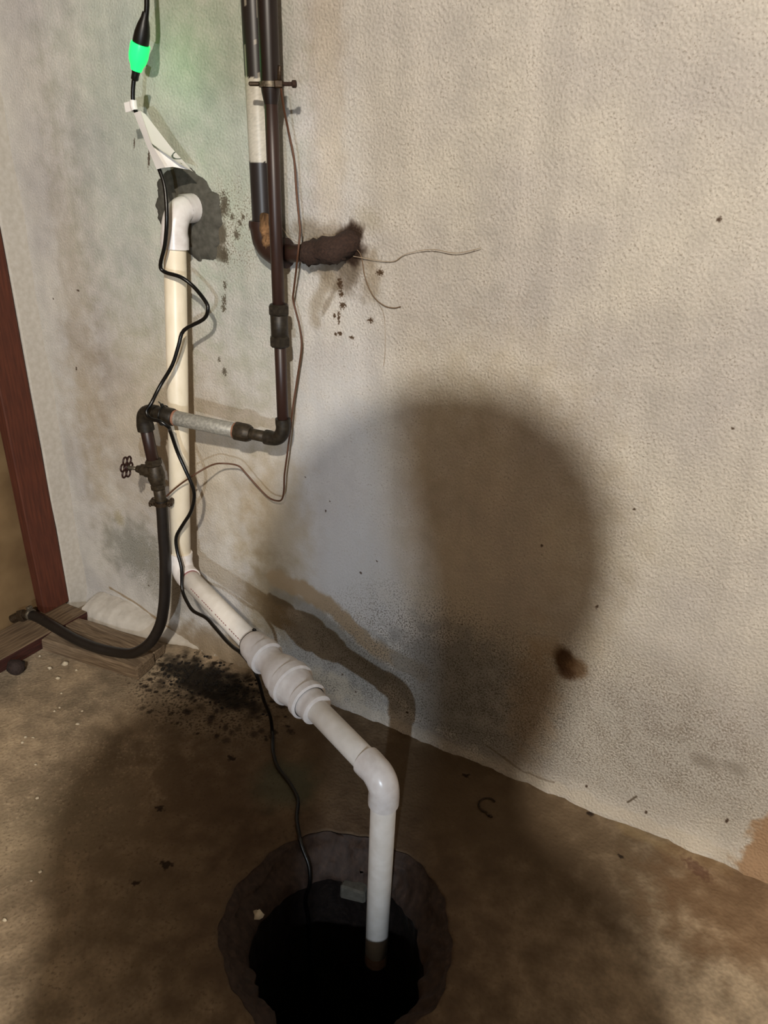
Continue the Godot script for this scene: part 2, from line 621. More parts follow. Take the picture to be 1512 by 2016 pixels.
func wall_texture() -> Array:
	var n := WW * WH
	var cv := Canvas.new()
	cv.w = WW
	cv.h = WH
	cv.k = WW / (WX1 - WX0)
	cv.ox = WX0
	cv.oy = WY1
	cv.flip = -1.0
	cv.warp = grey_noise(31, 0.022, WW, WH, 4)
	cv.speck = grey_noise(32, 0.25, WW, WH, 3)
	var big := grey_noise(33, 0.004, WW, WH, 3)
	var bumps := grey_noise(34, 0.17, WW, WH, 3)
	var streak_im := FastNoiseLite.new()
	streak_im.seed = 35
	streak_im.frequency = 0.02
	streak_im.fractal_octaves = 3
	var si := streak_im.get_image(WW, 24)
	si.resize(WW, WH, Image.INTERPOLATE_CUBIC)
	si.convert(Image.FORMAT_L8)
	var streak := si.get_data()
	cv.px.resize(n * 3)
	var hgt := PackedByteArray()
	hgt.resize(n)
	var px := cv.px
	var warp := cv.warp
	var speck := cv.speck
	for i in n:
		var b := big[i]
		var f := 0.93 + 0.0004 * (b - 128) + 0.0002 * (streak[i] - 128) + 0.00035 * (speck[i] - 128) + 0.0003 * (warp[i] - 128)
		px[i * 3] = clampi(int(208.0 * f), 0, 255)
		px[i * 3 + 1] = clampi(int(204.0 * f), 0, 255)
		px[i * 3 + 2] = clampi(int(198.0 * (f - 0.00012 * (b - 128))), 0, 255)
		hgt[i] = clampi(int(bumps[i] * 0.8 + speck[i] * 0.2), 0, 255)
	cv.px = px
	var P := func(x: float, y: float) -> Vector2: return Vector2(x, y)
	# broad, faint tones of old whitewash
	cv.blob(P.call(-1.40, 1.45), Vector2(0.22, 0.5), 0.1, Color(0.90, 0.97, 0.93), 0.55, 0.7, 0.4, true)
	cv.blob(P.call(-1.15, 1.35), Vector2(0.13, 0.45), 0.0, Color(0.90, 0.96, 0.91), 0.6, 0.7, 0.4, true)
	cv.blob(P.call(-0.92, 1.42), Vector2(0.035, 0.4), 0.0, Color(0.95, 0.88, 0.78), 0.35, 0.6, 0.4, true)
	cv.blob(P.call(-1.62, 1.25), Vector2(0.03, 0.5), 0.05, Color(0.90, 0.88, 0.88), 0.35, 0.7, 0.6, true)
	cv.blob(P.call(-1.72, 0.8), Vector2(0.05, 0.5), 0.05, Color(0.92, 0.88, 0.82), 0.45, 0.7, 0.6, true)
	cv.blob(P.call(-0.62, 1.0), Vector2(0.04, 0.6), 0.02, Color(0.92, 0.92, 0.92), 0.35, 0.7, 0.6, true)
	cv.blob(P.call(-1.45, 0.62), Vector2(0.3, 0.25), 0.0, Color(0.94, 0.88, 0.78), 0.55, 0.7, 0.4, true)
	# bluish pool of light painted low in the middle, with its brown lower margin
	cv.blob(P.call(-0.93, 0.56), Vector2(0.15, 0.30), 0.1, Color(0.80, 0.81, 0.83), 0.5, 0.35, 0.25)
	cv.blob(P.call(-0.85, 0.40), Vector2(0.11, 0.17), -0.3, Color(0.78, 0.79, 0.81), 0.5, 0.3, 0.2)
	cv.blob(P.call(-1.10, 0.42), Vector2(0.09, 0.20), 0.15, Color(0.86, 0.76, 0.58), 0.5, 0.7, 0.4, true)
	cv.blob(P.call(-0.52, 0.55), Vector2(0.22, 0.35), 0.0, Color(0.95, 0.89, 0.78), 0.5, 0.6, 0.3, true)
	# grey damp under the brown line; the first stroke paints the pipe's shadow
	cv.blob(P.call(-0.93, 0.13), Vector2(0.17, 0.14), 0.3, Color(0.60, 0.60, 0.585), 0.75, 0.35, 0.3)
	cv.blob(P.call(-1.13, 0.24), Vector2(0.07, 0.13), 0.2, Color(0.55, 0.49, 0.38), 0.65, 0.6, 0.4)
	cv.stroke([P.call(-1.10, 0.262), P.call(-1.03, 0.268), P.call(-0.96, 0.245), P.call(-0.89, 0.20), P.call(-0.83, 0.17), P.call(-0.76, 0.15)], 0.05, Color(0.45, 0.44, 0.41), 0.45, 0.5, 0.5)
	cv.stroke([P.call(-1.11, 0.318), P.call(-1.02, 0.312), P.call(-0.955, 0.298), P.call(-0.90, 0.272), P.call(-0.85, 0.232), P.call(-0.80, 0.212), P.call(-0.745, 0.200), P.call(-0.68, 0.19)], 0.05, Color(0.62, 0.535, 0.42), 0.8, 0.3, 0.45)
	cv.blob(P.call(-0.985, 0.12), Vector2(0.06, 0.05), 0.0, Color(0.72, 0.71, 0.69), 0.5, 0.5, 0.6)
	cv.blob(P.call(-0.93, 0.055), Vector2(0.10, 0.035), 0.0, Color(0.78, 0.74, 0.66), 0.6, 0.5, 0.5)
	# mould band right of it
	cv.blob(P.call(-0.58, 0.17), Vector2(0.20, 0.16), 0.0, Color(0.50, 0.50, 0.49), 0.72, 0.35, 0.4)
	cv.blob(P.call(-0.40, 0.14), Vector2(0.10, 0.15), 0.0, Color(0.56, 0.54, 0.51), 0.5, 0.5, 0.4)
	cv.blob(P.call(-0.30, 0.17), Vector2(0.20, 0.12), 0.0, Color(0.74, 0.73, 0.71), 0.55, 0.6, 0.5)
	cv.blob(P.call(-0.06, 0.20), Vector2(0.20, 0.10), 0.15, Color(0.72, 0.71, 0.69), 0.55, 0.6, 0.6)
	cv.specks(P.call(-0.25, 0.23), Vector2(0.42, 0.26), Color(0.45, 0.42, 0.38), 0.6, 0.56)
	cv.specks(P.call(-0.62, 0.2), Vector2(0.4, 0.28), Color(0.32, 0.30, 0.27), 0.7, 0.58, 4711)
	cv.specks(P.call(-0.95, 0.12), Vector2(0.25, 0.18), Color(0.30, 0.29, 0.27), 0.6, 0.62, 911)
	cv.specks(P.call(0.05, 0.25), Vector2(0.35, 0.25), Color(0.50, 0.47, 0.43), 0.55, 0.6, 222)
	cv.blob(P.call(-0.045, 0.225), Vector2(0.022, 0.015), 0.0, Color(0.55, 0.53, 0.50), 0.6, 0.5, 0.4)
	cv.blob(P.call(0.01, 0.235), Vector2(0.022, 0.013), 0.2, Color(0.55, 0.53, 0.50), 0.6, 0.5, 0.4)
	# brown rust bloom and small marks
	cv.blob(P.call(-0.345, 0.352), Vector2(0.021, 0.034), 0.0, Color(0.27, 0.19, 0.12), 0.95, 0.4, 0.3)
	cv.blob(P.call(-0.318, 0.342), Vector2(0.022, 0.024), 0.0, Color(0.42, 0.32, 0.22), 0.75, 0.4, 0.3)
	cv.blob(P.call(-0.335, 0.322), Vector2(0.017, 0.014), 0.0, Color(0.30, 0.21, 0.14), 0.8, 0.5, 0.4)
	cv.blob(P.call(-0.40, 0.22), Vector2(0.05, 0.16), 0.0, Color(0.62, 0.50, 0.36), 0.35, 0.6, 0.5)
	# foot of the wall, pale and broken
	cv.stroke([P.call(-1.0, 0.015), P.call(-0.5, 0.012), P.call(-0.3, 0.016), P.call(0.05, 0.02)], 0.03, Color(0.80, 0.76, 0.69), 0.35, 0.5, 0.8)
	cv.stroke([P.call(-0.50, 0.055), P.call(-0.40, 0.025), P.call(-0.33, 0.03)], 0.004, Color(0.35, 0.30, 0.24), 0.4, 0.5, 0.9)
	cv.stroke([P.call(-0.17, 0.05), P.call(-0.155, 0.075)], 0.004, Color(0.35, 0.31, 0.26), 0.8, 0.4, 0.3)
	# bared tan masonry at the right end
	cv.blob(P.call(0.17, 0.05), Vector2(0.115, 0.14), 0.35, Color(0.64, 0.53, 0.42), 0.95, 0.12, 0.25)
	# grey mould at the left foot, near the hose
	cv.blob(P.call(-1.62, 0.26), Vector2(0.11, 0.075), -0.2, Color(0.52, 0.52, 0.48), 0.65, 0.6, 0.6)
	cv.blob(P.call(-1.49, 0.20), Vector2(0.10, 0.09), 0.3, Color(0.57, 0.55, 0.50), 0.6, 0.6, 0.5)
	cv.blob(P.call(-1.67, 0.345), Vector2(0.018, 0.022), 0.0, Color(0.60, 0.55, 0.40), 0.5, 0.6, 0.6)
	cv.specks(P.call(-1.55, 0.22), Vector2(0.2, 0.14), Color(0.36, 0.35, 0.31), 0.5, 0.6, 5151)
	cv.blob(P.call(-1.30, 0.03), Vector2(0.2, 0.05), 0.0, Color(0.48, 0.40, 0.29), 0.6, 0.6, 0.5)
	cv.stroke([P.call(-1.76, 0.085), P.call(-1.66, 0.068), P.call(-1.57, 0.045), P.call(-1.50, 0.025)], 0.007, Color(0.50, 0.40, 0.27), 0.6, 0.5, 0.8)
	# round the mortar patch: dark splashes
	for e in [[-1.205, 1.14, 0.022, 0.05], [-1.19, 1.205, 0.012, 0.02], [-1.197, 1.10, 0.010, 0.014], [-1.205, 1.035, 0.004, 0.010], [-1.21, 1.003, 0.006, 0.010], [-1.213, 0.985, 0.006, 0.008], [-1.222, 0.838, 0.006, 0.009], [-1.16, 1.145, 0.007, 0.010], [-1.15, 1.168, 0.005, 0.006], [-1.235, 0.865, 0.004, 0.005], [-1.17, 1.18, 0.006, 0.006], [-1.14, 1.18, 0.004, 0.005]]:
		cv.blob(P.call(e[0], e[1]), Vector2(e[2], e[3]), 0.0, Color(0.33, 0.30, 0.25), 0.85, 0.25, 0.9)
	cv.specks(P.call(-1.17, 1.16), Vector2(0.10, 0.12), Color(0.40, 0.36, 0.30), 0.7, 0.62, 77)
	# soot and web dirt round the rusty drain's entry
	cv.blob(P.call(-0.885, 1.10), Vector2(0.055, 0.045), 0.0, Color(0.36, 0.31, 0.25), 0.75, 0.7, 0.6)
	cv.blob(P.call(-0.95, 1.16), Vector2(0.07, 0.02), 0.0, Color(0.45, 0.40, 0.33), 0.6, 0.7, 0.6)
	cv.blob(P.call(-0.865, 1.145), Vector2(0.032, 0.036), 0.0, Color(0.16, 0.11, 0.08), 0.95, 0.35, 0.5)
	cv.blob(P.call(-0.83, 1.19), Vector2(0.03, 0.02), 0.3, Color(0.66, 0.63, 0.56), 0.5, 0.7, 0.6)
	cv.blob(P.call(-0.82, 1.09), Vector2(0.02, 0.04), 0.0, Color(0.60, 0.55, 0.47), 0.55, 0.7, 0.6)
	cv.stroke([P.call(-0.915, 1.08), P.call(-0.955, 1.03), P.call(-0.962, 0.99)], 0.03, Color(0.55, 0.50, 0.42), 0.55, 0.7, 0.7)
	cv.stroke([P.call(-0.90, 1.07), P.call(-0.94, 1.0)], 0.012, Color(0.45, 0.40, 0.33), 0.5, 0.7, 0.7)
	for e in [[-0.897, 1.065, 0.006, 0.010], [-0.894, 1.045, 0.006, 0.006], [-0.891, 1.023, 0.007, 0.006], [-0.900, 0.998, 0.003, 0.011], [-0.911, 1.0, 0.003, 0.005], [-0.898, 0.965, 0.006, 0.004], [-0.908, 0.962, 0.003, 0.003], [-0.868, 0.96, 0.005, 0.003], [-0.822, 1.0, 0.006, 0.005], [-0.80, 1.095, 0.007, 0.006]]:
		cv.blob(P.call(e[0], e[1]), Vector2(e[2], e[3]), 0.0, Color(0.25, 0.18, 0.12), 0.9, 0.35, 0.8)
	# small dark pits all over the right of the wall
	cv.specks(P.call(-0.35, 1.05), Vector2(1.0, 0.95), Color(0.40, 0.36, 0.31), 0.45, 0.74, 31337)
	# lone specks
	for e in [[-0.944, 0.546, 0.004, 0.005], [-0.847, 0.410, 0.0065, 0.004], [-0.802, 0.455, 0.005, 0.003], [-0.42, 0.60, 0.004, 0.004], [-0.295, 0.50, 0.004, 0.007], [-0.255, 0.72, 0.004, 0.004], [-0.20, 1.22, 0.005, 0.006], [-0.12, 0.9, 0.004, 0.003], [-0.58, 0.36, 0.003, 0.003], [-1.58, 0.15, 0.004, 0.004], [-1.40, 1.29, 0.005, 0.03], [-1.44, 1.32, 0.003, 0.014], [-1.07, 0.795, 0.004, 0.006], [-1.8, 0.95, 0.004, 0.003], [-1.70, 0.98, 0.008, 0.004], [-1.755, 0.77, 0.004, 0.012], [-0.9, 0.10, 0.005, 0.005], [-0.86, 0.06, 0.004, 0.004], [-0.71, 0.06, 0.006, 0.005], [-0.13, 0.045, 0.004, 0.006], [-0.26, 0.05, 0.004, 0.005], [0.02, 0.10, 0.005, 0.010], [-1.0, 0.62, 0.004, 0.002], [-0.93, 0.575, 0.003, 0.002]]:
		cv.blob(P.call(e[0], e[1]), Vector2(e[2], e[3]) * 0.6, 0.2, Color(0.22, 0.16, 0.12), 0.8, 0.4, 0.5)
	var im := Image.create_from_data(WW, WH, false, Image.FORMAT_RGB8, cv.px)
	# the plaster is smoother in the bluish patch and low on the left
	var k := cv.k
	for y in WH:
		var wy := WY1 - y / k
		for x in WW:
			var wx := WX0 + x / k
			var s := 1.0 - 0.75 * (1.0 - smoothstep(0.6, 1.5, Vector2((wx + 0.92) / 0.30, (wy - 0.45) / 0.42).length()))
			s *= 0.55 + 0.45 * smoothstep(-1.6, -0.7, wx)
			var i := y * WW + x
			hgt[i] = int(128.0 + (hgt[i] - 128.0) * s)
	var hm := Image.create_from_data(WW, WH, false, Image.FORMAT_L8, hgt)
	return [ImageTexture.create_from_image(im), ImageTexture.create_from_image(hm)]

func build_wall() -> void:
	var t := wall_texture()
	var m := StandardMaterial3D.new()
	m.resource_name = "stucco"
	m.albedo_texture = t[0]
	m.roughness = 0.95
	m.metallic_specular = 0.3
	m.texture_repeat = false
	m.heightmap_enabled = true
	m.heightmap_texture = t[1]
	m.heightmap_scale = 0.27
	var nz := FastNoiseLite.new()
	nz.seed = 5
	nz.frequency = 3.0
	nz.fractal_octaves = 3
	var foot := FastNoiseLite.new()
	foot.seed = 8
	foot.frequency = 18.0
	foot.fractal_octaves = 3
	var st := begin()
	var nx := 216
	var ny := 144
	for j in ny + 1:
		for i in nx + 1:
			var x := lerpf(WX0, WX1, float(i) / nx)
			var y := lerpf(WY1, -0.04, float(j) / ny)
			var edge := minf(minf(i, nx - i), j) / 10.0
			var z := 0.006 * nz.get_noise_2d(x, y) * clampf(edge, 0.0, 1.0)
			# the foot of the plaster swells a little and is uneven
			z += clampf(0.05 - y, 0.0, 0.05) * (0.22 + 0.16 * foot.get_noise_2d(x, 0.0)) * clampf(edge, 0.0, 1.0)
			st.set_uv(Vector2(float(i) / nx, (WY1 - y) / WY1))
			st.add_vertex(Vector3(x, y, z))
	for j in ny:
		for i in nx:
			var a := j * (nx + 1) + i
			for q in [a, a + 1, a + nx + 2, a, a + nx + 2, a + nx + 1]:
				st.add_index(q)
	st.generate_normals()
	var w := struct_of("wall_back", st.commit(), m, "whitewashed stucco basement wall with damp stains behind the pipes", "wall")
	# the rest of the wall's body and its parts out of the picture
	st = begin()
	box(st, Transform3D(Basis(), V(0.2, 1.2, -0.13)), V(5.0, 2.5, 0.2), 0.002)
	box(st, Transform3D(Basis(), V(1.6, 1.2, -0.03)), V(1.8, 2.5, 0.06), 0.002)
	box(st, Transform3D(Basis(), V(-0.65, 2.125, -0.03)), V(2.7, 0.65, 0.06), 0.002)
	box(st, Transform3D(Basis(), V(-2.15, 1.2, -0.03)), V(0.3, 2.5, 0.06), 0.002)
	part(w, "wall_body", st.commit(), mats["whitewash"])
	part(w, "plaster_return", box_mesh(V(-1.95, 1.2, 0.028), V(0.166, 2.5, 0.076), 0.004, 0.006, 5, 30), mats["whitewash_flat"], "narrow return of plaster behind the timber stud")
	# grey mortar where the discharge pipe enters
	st = begin()
	var rim := [V(-1.376, 1.228, 0), V(-1.363, 1.256, 0), V(-1.320, 1.275, 0), V(-1.280, 1.278, 0), V(-1.253, 1.258, 0), V(-1.226, 1.236, 0), V(-1.207, 1.225, 0), V(-1.202, 1.200, 0), V(-1.199, 1.169, 0), V(-1.209, 1.133, 0), V(-1.220, 1.100, 0), V(-1.245, 1.084, 0), V(-1.284, 1.083, 0), V(-1.308, 1.100, 0), V(-1.313, 1.127, 0), V(-1.361, 1.140, 0), V(-1.383, 1.155, 0), V(-1.388, 1.187, 0)]
	var rag := FastNoiseLite.new()
	rag.seed = 15
	rag.frequency = 30.0
	rag.fractal_octaves = 5
	var loop := catmull(rim + [rim[0]], 16)
	var mid := V(-1.29, 1.185, 0.0)
	for i in loop.size() - 1:
		for r in 4:
			var q := []
			for e in [[i, r], [i + 1, r], [i + 1, r + 1], [i, r + 1]]:
				var f: float = [0.0, 0.4, 0.75, 0.95, 1.0][e[1]]
				var p: Vector3 = mid.lerp(loop[e[0]], f)
				if e[1] >= 3:
					p += (p - mid).normalized() * rag.get_noise_2d(p.x, p.y) * 0.010
				p.z = [0.010, 0.010, 0.009, 0.006, -0.004][e[1]] + 0.003 * nz.get_noise_2d(p.x * 6.0, p.y * 6.0)
				q.append(p)
			flat_quad(st, q[0], q[1], q[2], q[3], Vector3.BACK)
	st.generate_normals()
	part(w, "mortar_patch", st.commit(), mats["mortar"], "rough grey mortar round the pipe entry")
	# sloping fillet of broken plaster along the foot at the left
	st = begin()
	var prof := [Vector2(0.0, 0.062), Vector2(0.02, 0.060), Vector2(0.05, 0.055), Vector2(0.078, 0.044), Vector2(0.088, 0.02), Vector2(0.09, -0.01)]
	var cols := 60
	for i in cols:
		for r in prof.size() - 1:
			var q := []
			for e in [[i, r], [i + 1, r], [i + 1, r + 1], [i, r + 1]]:
				var x := lerpf(-1.80, -1.33, float(e[0]) / cols)
				var s := 1.0 - 0.85 * smoothstep(-1.72, -1.36, x)
				var p: Vector2 = prof[e[1]] * Vector2(s, s)
				q.append(V(x, p.y + 0.006 * foot.get_noise_2d(x, p.x * 3.0), p.x + 0.006 * foot.get_noise_2d(x + 4.0, p.x) - 0.002))
			flat_quad(st, q[0], q[1], q[2], q[3], V(0, 1, 1))
	st.generate_normals()
	part(w, "plaster_fillet", st.commit(), mats["whitewash_flat"], "crumbling plaster ledge at the foot of the wall")

# ======================= floor and sump =======================
const PIT := Vector3(-0.560, 0.0, 0.535)
const FX0 := -2.0
const FZ0 := -0.05
const FW := 1536
const FH := 1024
const FK := 590.77      # 2.6 m across

func floor_texture() -> Array:
	var n := FW * FH
	var cv := Canvas.new()
	cv.w = FW
	cv.h = FH
	cv.k = FK
	cv.ox = FX0
	cv.oy = FZ0
	cv.flip = 1.0
	cv.warp = grey_noise(41, 0.025, FW, FH, 4)
	cv.speck = grey_noise(42, 0.16, FW, FH, 3)
	var big := grey_noise(43, 0.006, FW, FH, 4)
	var px := PackedByteArray()
	px.resize(n * 3)
	var hgt := PackedByteArray()
	hgt.resize(n)
	var warp := cv.warp
	var speck := cv.speck
	for i in n:
		var f := 0.9 + 0.0013 * (big[i] - 128) + 0.0009 * (warp[i] - 128) + 0.0007 * (speck[i] - 128)
		px[i * 3] = clampi(int(168.0 * f), 0, 255)
		px[i * 3 + 1] = clampi(int(151.0 * f), 0, 255)
		px[i * 3 + 2] = clampi(int(128.0 * f), 0, 255)
		hgt[i] = clampi(int(warp[i] * 0.6 + speck[i] * 0.4), 0, 255)
	cv.px = px
	# damp concrete round the sump and along the wall, with cast shadow painted in
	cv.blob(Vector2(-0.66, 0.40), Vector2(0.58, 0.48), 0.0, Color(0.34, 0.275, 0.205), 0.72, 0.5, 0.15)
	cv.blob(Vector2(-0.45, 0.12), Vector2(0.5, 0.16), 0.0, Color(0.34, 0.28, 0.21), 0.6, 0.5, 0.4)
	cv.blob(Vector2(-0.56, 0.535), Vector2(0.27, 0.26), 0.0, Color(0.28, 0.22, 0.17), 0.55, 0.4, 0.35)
	cv.blob(Vector2(-0.86, 0.30), Vector2(0.07, 0.07), 0.0, Color(0.29, 0.33, 0.28), 0.55, 0.5, 0.3)  # cool greenish patch of light painted into the floor colour
	cv.blob(Vector2(-1.0, 0.42), Vector2(0.16, 0.10), 0.3, Color(0.25, 0.18, 0.12), 0.35, 0.7, 0.6)
	# black mould and dirt at the foot of the wall
	cv.blob(Vector2(-1.26, 0.11), Vector2(0.15, 0.06), 0.05, Color(0.07, 0.058, 0.045), 0.8, 0.6, 0.7)
	var rng := RandomNumberGenerator.new()
	rng.seed = 4
	for i in 150:
		var q := sqrt(rng.randf())
		var a := rng.randf() * TAU
		var r := rng.randf_range(0.003, 0.012)
		cv.blob(Vector2(-1.25 + cos(a) * q * 0.30, 0.14 + sin(a) * q * 0.15), Vector2(r, r * rng.randf_range(0.5, 0.9)), a, Color(0.10, 0.075, 0.055), rng.randf_range(0.4, 0.85), 0.5, 0.6)
	cv.specks(Vector2(-1.25, 0.17), Vector2(0.34, 0.17), Color(0.10, 0.08, 0.06), 0.6, 0.58)
	# pale wear and specks
	cv.blob(Vector2(-1.25, 0.72), Vector2(0.10, 0.22), 0.5, Color(0.62, 0.57, 0.48), 0.35, 0.7, 0.7)
	cv.specks(Vector2(-1.5, 0.5), Vector2(0.5, 0.45), Color(0.74, 0.68, 0.58), 0.6, 0.70, 1234)
	cv.specks(Vector2(-0.9, 0.6), Vector2(1.0, 0.6), Color(0.22, 0.17, 0.13), 0.35, 0.72, 777)
	cv.stroke([Vector2(-0.17, 0.02), Vector2(-0.06, 0.03), Vector2(0.04, 0.02)], 0.03, Color(0.60, 0.52, 0.38), 0.4, 0.6, 0.7)
	cv.blob(Vector2(0.09, 0.10), Vector2(0.16, 0.12), 0.0, Color(0.47, 0.36, 0.26), 0.6, 0.6, 0.5)
	cv.blob(Vector2(-0.01, 0.05), Vector2(0.03, 0.014), 0.5, Color(0.36, 0.25, 0.20), 0.6, 0.5, 0.5)
	for e in [[-0.24, 0.02, 0.008], [-0.70, 0.42, 0.01], [-0.93, 0.60, 0.012], [-1.05, 0.50, 0.010], [-0.95, 0.66, 0.008], [-1.02, 0.30, 0.010], [-0.15, 0.10, 0.006], [-0.52, 0.06, 0.008]]:
		cv.blob(Vector2(e[0], e[1]), Vector2(e[2], e[2] * 0.7), 0.0, Color(0.12, 0.085, 0.06), 0.8, 0.4, 0.7)
	var im := Image.create_from_data(FW, FH, false, Image.FORMAT_RGB8, cv.px)
	return [ImageTexture.create_from_image(im), ImageTexture.create_from_image(Image.create_from_data(FW, FH, false, Image.FORMAT_L8, hgt))]

func pit_radius(a: float) -> float:
	return 0.217 + 0.006 * sin(a * 2.0 + 0.6) + 0.004 * sin(a * 5.0 + 1.0) + 0.0025 * sin(a * 13.0) + 0.0015 * sin(a * 31.0 + 2.0)

func build_floor() -> void:
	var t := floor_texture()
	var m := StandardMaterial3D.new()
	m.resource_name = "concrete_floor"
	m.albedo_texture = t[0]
	m.roughness = 0.88
	m.metallic_specular = 0.35
	m.texture_repeat = false
	m.heightmap_enabled = true
	m.heightmap_texture = t[1]
	m.heightmap_scale = 0.35
	var nz := FastNoiseLite.new()
	nz.seed = 51
	nz.frequency = 2.5
	nz.fractal_octaves = 3
	var x1 := FX0 + FW / FK
	var z1 := FZ0 + FH / FK
	var seg := 192
	var rings := 40
	var st := begin()
	for r in rings + 1:
		for s in seg + 1:
			var a := TAU * s / seg
			var d := Vector2(cos(a), sin(a))
			var far := 1e9
			if d.x > 0.0001:
				far = minf(far, (x1 - PIT.x) / d.x)
			if d.x < -0.0001:
				far = minf(far, (FX0 - PIT.x) / d.x)
			if d.y > 0.0001:
				far = minf(far, (z1 - PIT.z) / d.y)
			if d.y < -0.0001:
				far = minf(far, (FZ0 - PIT.z) / d.y)
			var q := lerpf(pit_radius(a), far, pow(float(r) / rings, 1.6))
			var x := PIT.x + d.x * q
			var z := PIT.z + d.y * q
			var y := 0.004 * nz.get_noise_2d(x, z) if r < rings else 0.0
			if r == 0:
				y -= 0.004
			st.set_uv(Vector2((x - FX0) * FK / FW, (z - FZ0) * FK / FH))
			st.add_vertex(V(x, y, z))
	for r in rings:
		for s in seg:
			var a := r * (seg + 1) + s
			for q in [a, a + seg + 1, a + seg + 2, a, a + seg + 2, a + 1]:
				st.add_index(q)
	st.generate_normals()
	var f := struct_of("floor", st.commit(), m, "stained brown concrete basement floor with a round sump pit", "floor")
	# the slab beyond
	st = begin()
	box(st, Transform3D(Basis(), V(1.55, -0.06, 1.6)), V(1.92, 0.12, 3.6), 0.001)
	box(st, Transform3D(Basis(), V(-0.70, -0.06, 2.53)), V(2.6, 0.12, 1.7), 0.001)
	box(st, Transform3D(Basis(), V(-2.15, -0.06, 1.6)), V(0.3, 0.12, 3.6), 0.001)
	box(st, Transform3D(Basis(), V(0.2, -0.86, 1.6)), V(5.0, 0.1, 3.8), 0.001)
	part(f, "slab", st.commit(), mats["concrete"])
	# the broken concrete collar sloping into the pit
	var rg := FastNoiseLite.new()
	rg.seed = 52
	rg.frequency = 14.0
	rg.fractal_octaves = 4
	var prof := [[1.0, -0.004], [0.985, -0.012], [0.965, -0.013], [0.955, -0.021], [0.93, -0.021], [0.915, -0.030], [0.88, -0.036], [0.84, -0.048], [0.80, -0.056], [0.775, -0.066], [0.765, -0.085]]
	var deep := [[0.765, -0.085], [0.775, -0.11], [0.775, -0.16], [0.785, -0.22], [0.79, -0.30], [0.80, -0.45], [0.80, -0.80], [0.0, -0.80]]
	var k := 0
	for pr in [prof, deep]:
		st = begin()
		for s in 160:
			for r in pr.size() - 1:
				var q := []
				for e in [[s, r], [s + 1, r], [s + 1, r + 1], [s, r + 1]]:
					var a: float = TAU * (e[0] % 160) / 160
					var rr: float = pit_radius(a) * pr[e[1]][0]
					var y: float = pr[e[1]][1]
					var p := PIT + V(cos(a) * rr, y, sin(a) * rr)
					if y < -0.006 and y > -0.7:
						var amp := 0.016 if k == 0 else 0.009
						if absf(y + 0.085) < 0.001:
							amp = 0.009
						p += V(cos(a), 0, sin(a)) * amp * rg.get_noise_3dv(p * V(1.0, 2.5, 1.0))
						if k == 0 and y > -0.08:
							p.y += 0.010 * rg.get_noise_3dv(p + V(9, 0, 0))
					q.append(p)
				flat_quad(st, q[0], q[1], q[2], q[3], V(PIT.x, 0.3, PIT.z) - (q[0] + q[2]) * 0.5)
		st.generate_normals()
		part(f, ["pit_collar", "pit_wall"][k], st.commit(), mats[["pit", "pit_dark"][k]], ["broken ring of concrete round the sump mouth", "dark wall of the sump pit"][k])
		k += 1
	st = begin()  # pale block added to stand for a lit spot on the pit wall
	box(st, Transform3D(Basis(Vector3.UP, 0.25), V(-0.618, -0.098, 0.384)), V(0.055, 0.036, 0.03), 0.004, 0.006, 4)
	part(f, "lit_spot_block", st.commit(), mats["mortar"], "pale grey block added as a lit spot on the pit wall")

func build_room_shell() -> void:
	struct_of("ceiling", box_mesh(V(0.2, 2.52, 1.6), V(5.0, 0.14, 3.8), 0.002), mats["ceiling_board"], "brown board ceiling of the basement, above the picture", "ceiling")
	struct_of("wall_right", box_mesh(V(2.55, 1.2, 1.6), V(0.14, 2.6, 3.8), 0.002), mats["far_wall"], "plain basement wall to the right, out of the picture", "wall")
	struct_of("wall_front", box_mesh(V(0.2, 1.2, 3.42), V(5.0, 2.6, 0.14), 0.002), mats["far_wall"], "plain basement wall behind the viewer", "wall")
	struct_of("wall_left", box_mesh(V(-1.935, 1.23, 1.715), V(0.06, 2.46, 3.27), 0.002), mats["panel"], "tan board partition to the left of the red timber stud", "wall")

# ======================= partition timbers =======================
func build_partition() -> void:
	solo("timber_stud", box_mesh(V(-1.884, 1.245, 0.114), V(0.038, 2.41, 0.088), 0.003, 0.003, 3, 12), mats["red_wood"], "reddish brown timber stud standing against the wall at the left", "stud")
	var o := thing("sill_plate", "timber sill plate under the red stud, hose crossing it", "timber", V(-1.84, 0, 1.6))
	part(o, "board", box_mesh(V(-1.838, 0.0205, 1.63), V(0.128, 0.039, 3.1), 0.003, 0.003, 6, 20), mats["sill_wood"])
	part(o, "painted_edge", box_mesh(V(-1.7745, 0.020, 1.63), V(0.004, 0.036, 3.098), 0.001, 0.0, 6, 20), mats["sill_edge"], "dark red-brown painted edge")
	solo("floor_plank", box_mesh(V(-1.618, 0.018, 0.117), V(0.325, 0.034, 0.050), 0.004, 0.004, 9, 6, 0.12), mats["plank_wood"], "narrow weathered plank lying next to the wall foot, behind the wider plank", "plank")
	solo("floor_plank", box_mesh(V(-1.602, 0.022, 0.1905), V(0.34, 0.042, 0.080), 0.005, 0.004, 14, 6, 0.135), mats["plank_wood"], "wider weathered plank on the floor directly under the hose's bend", "plank")

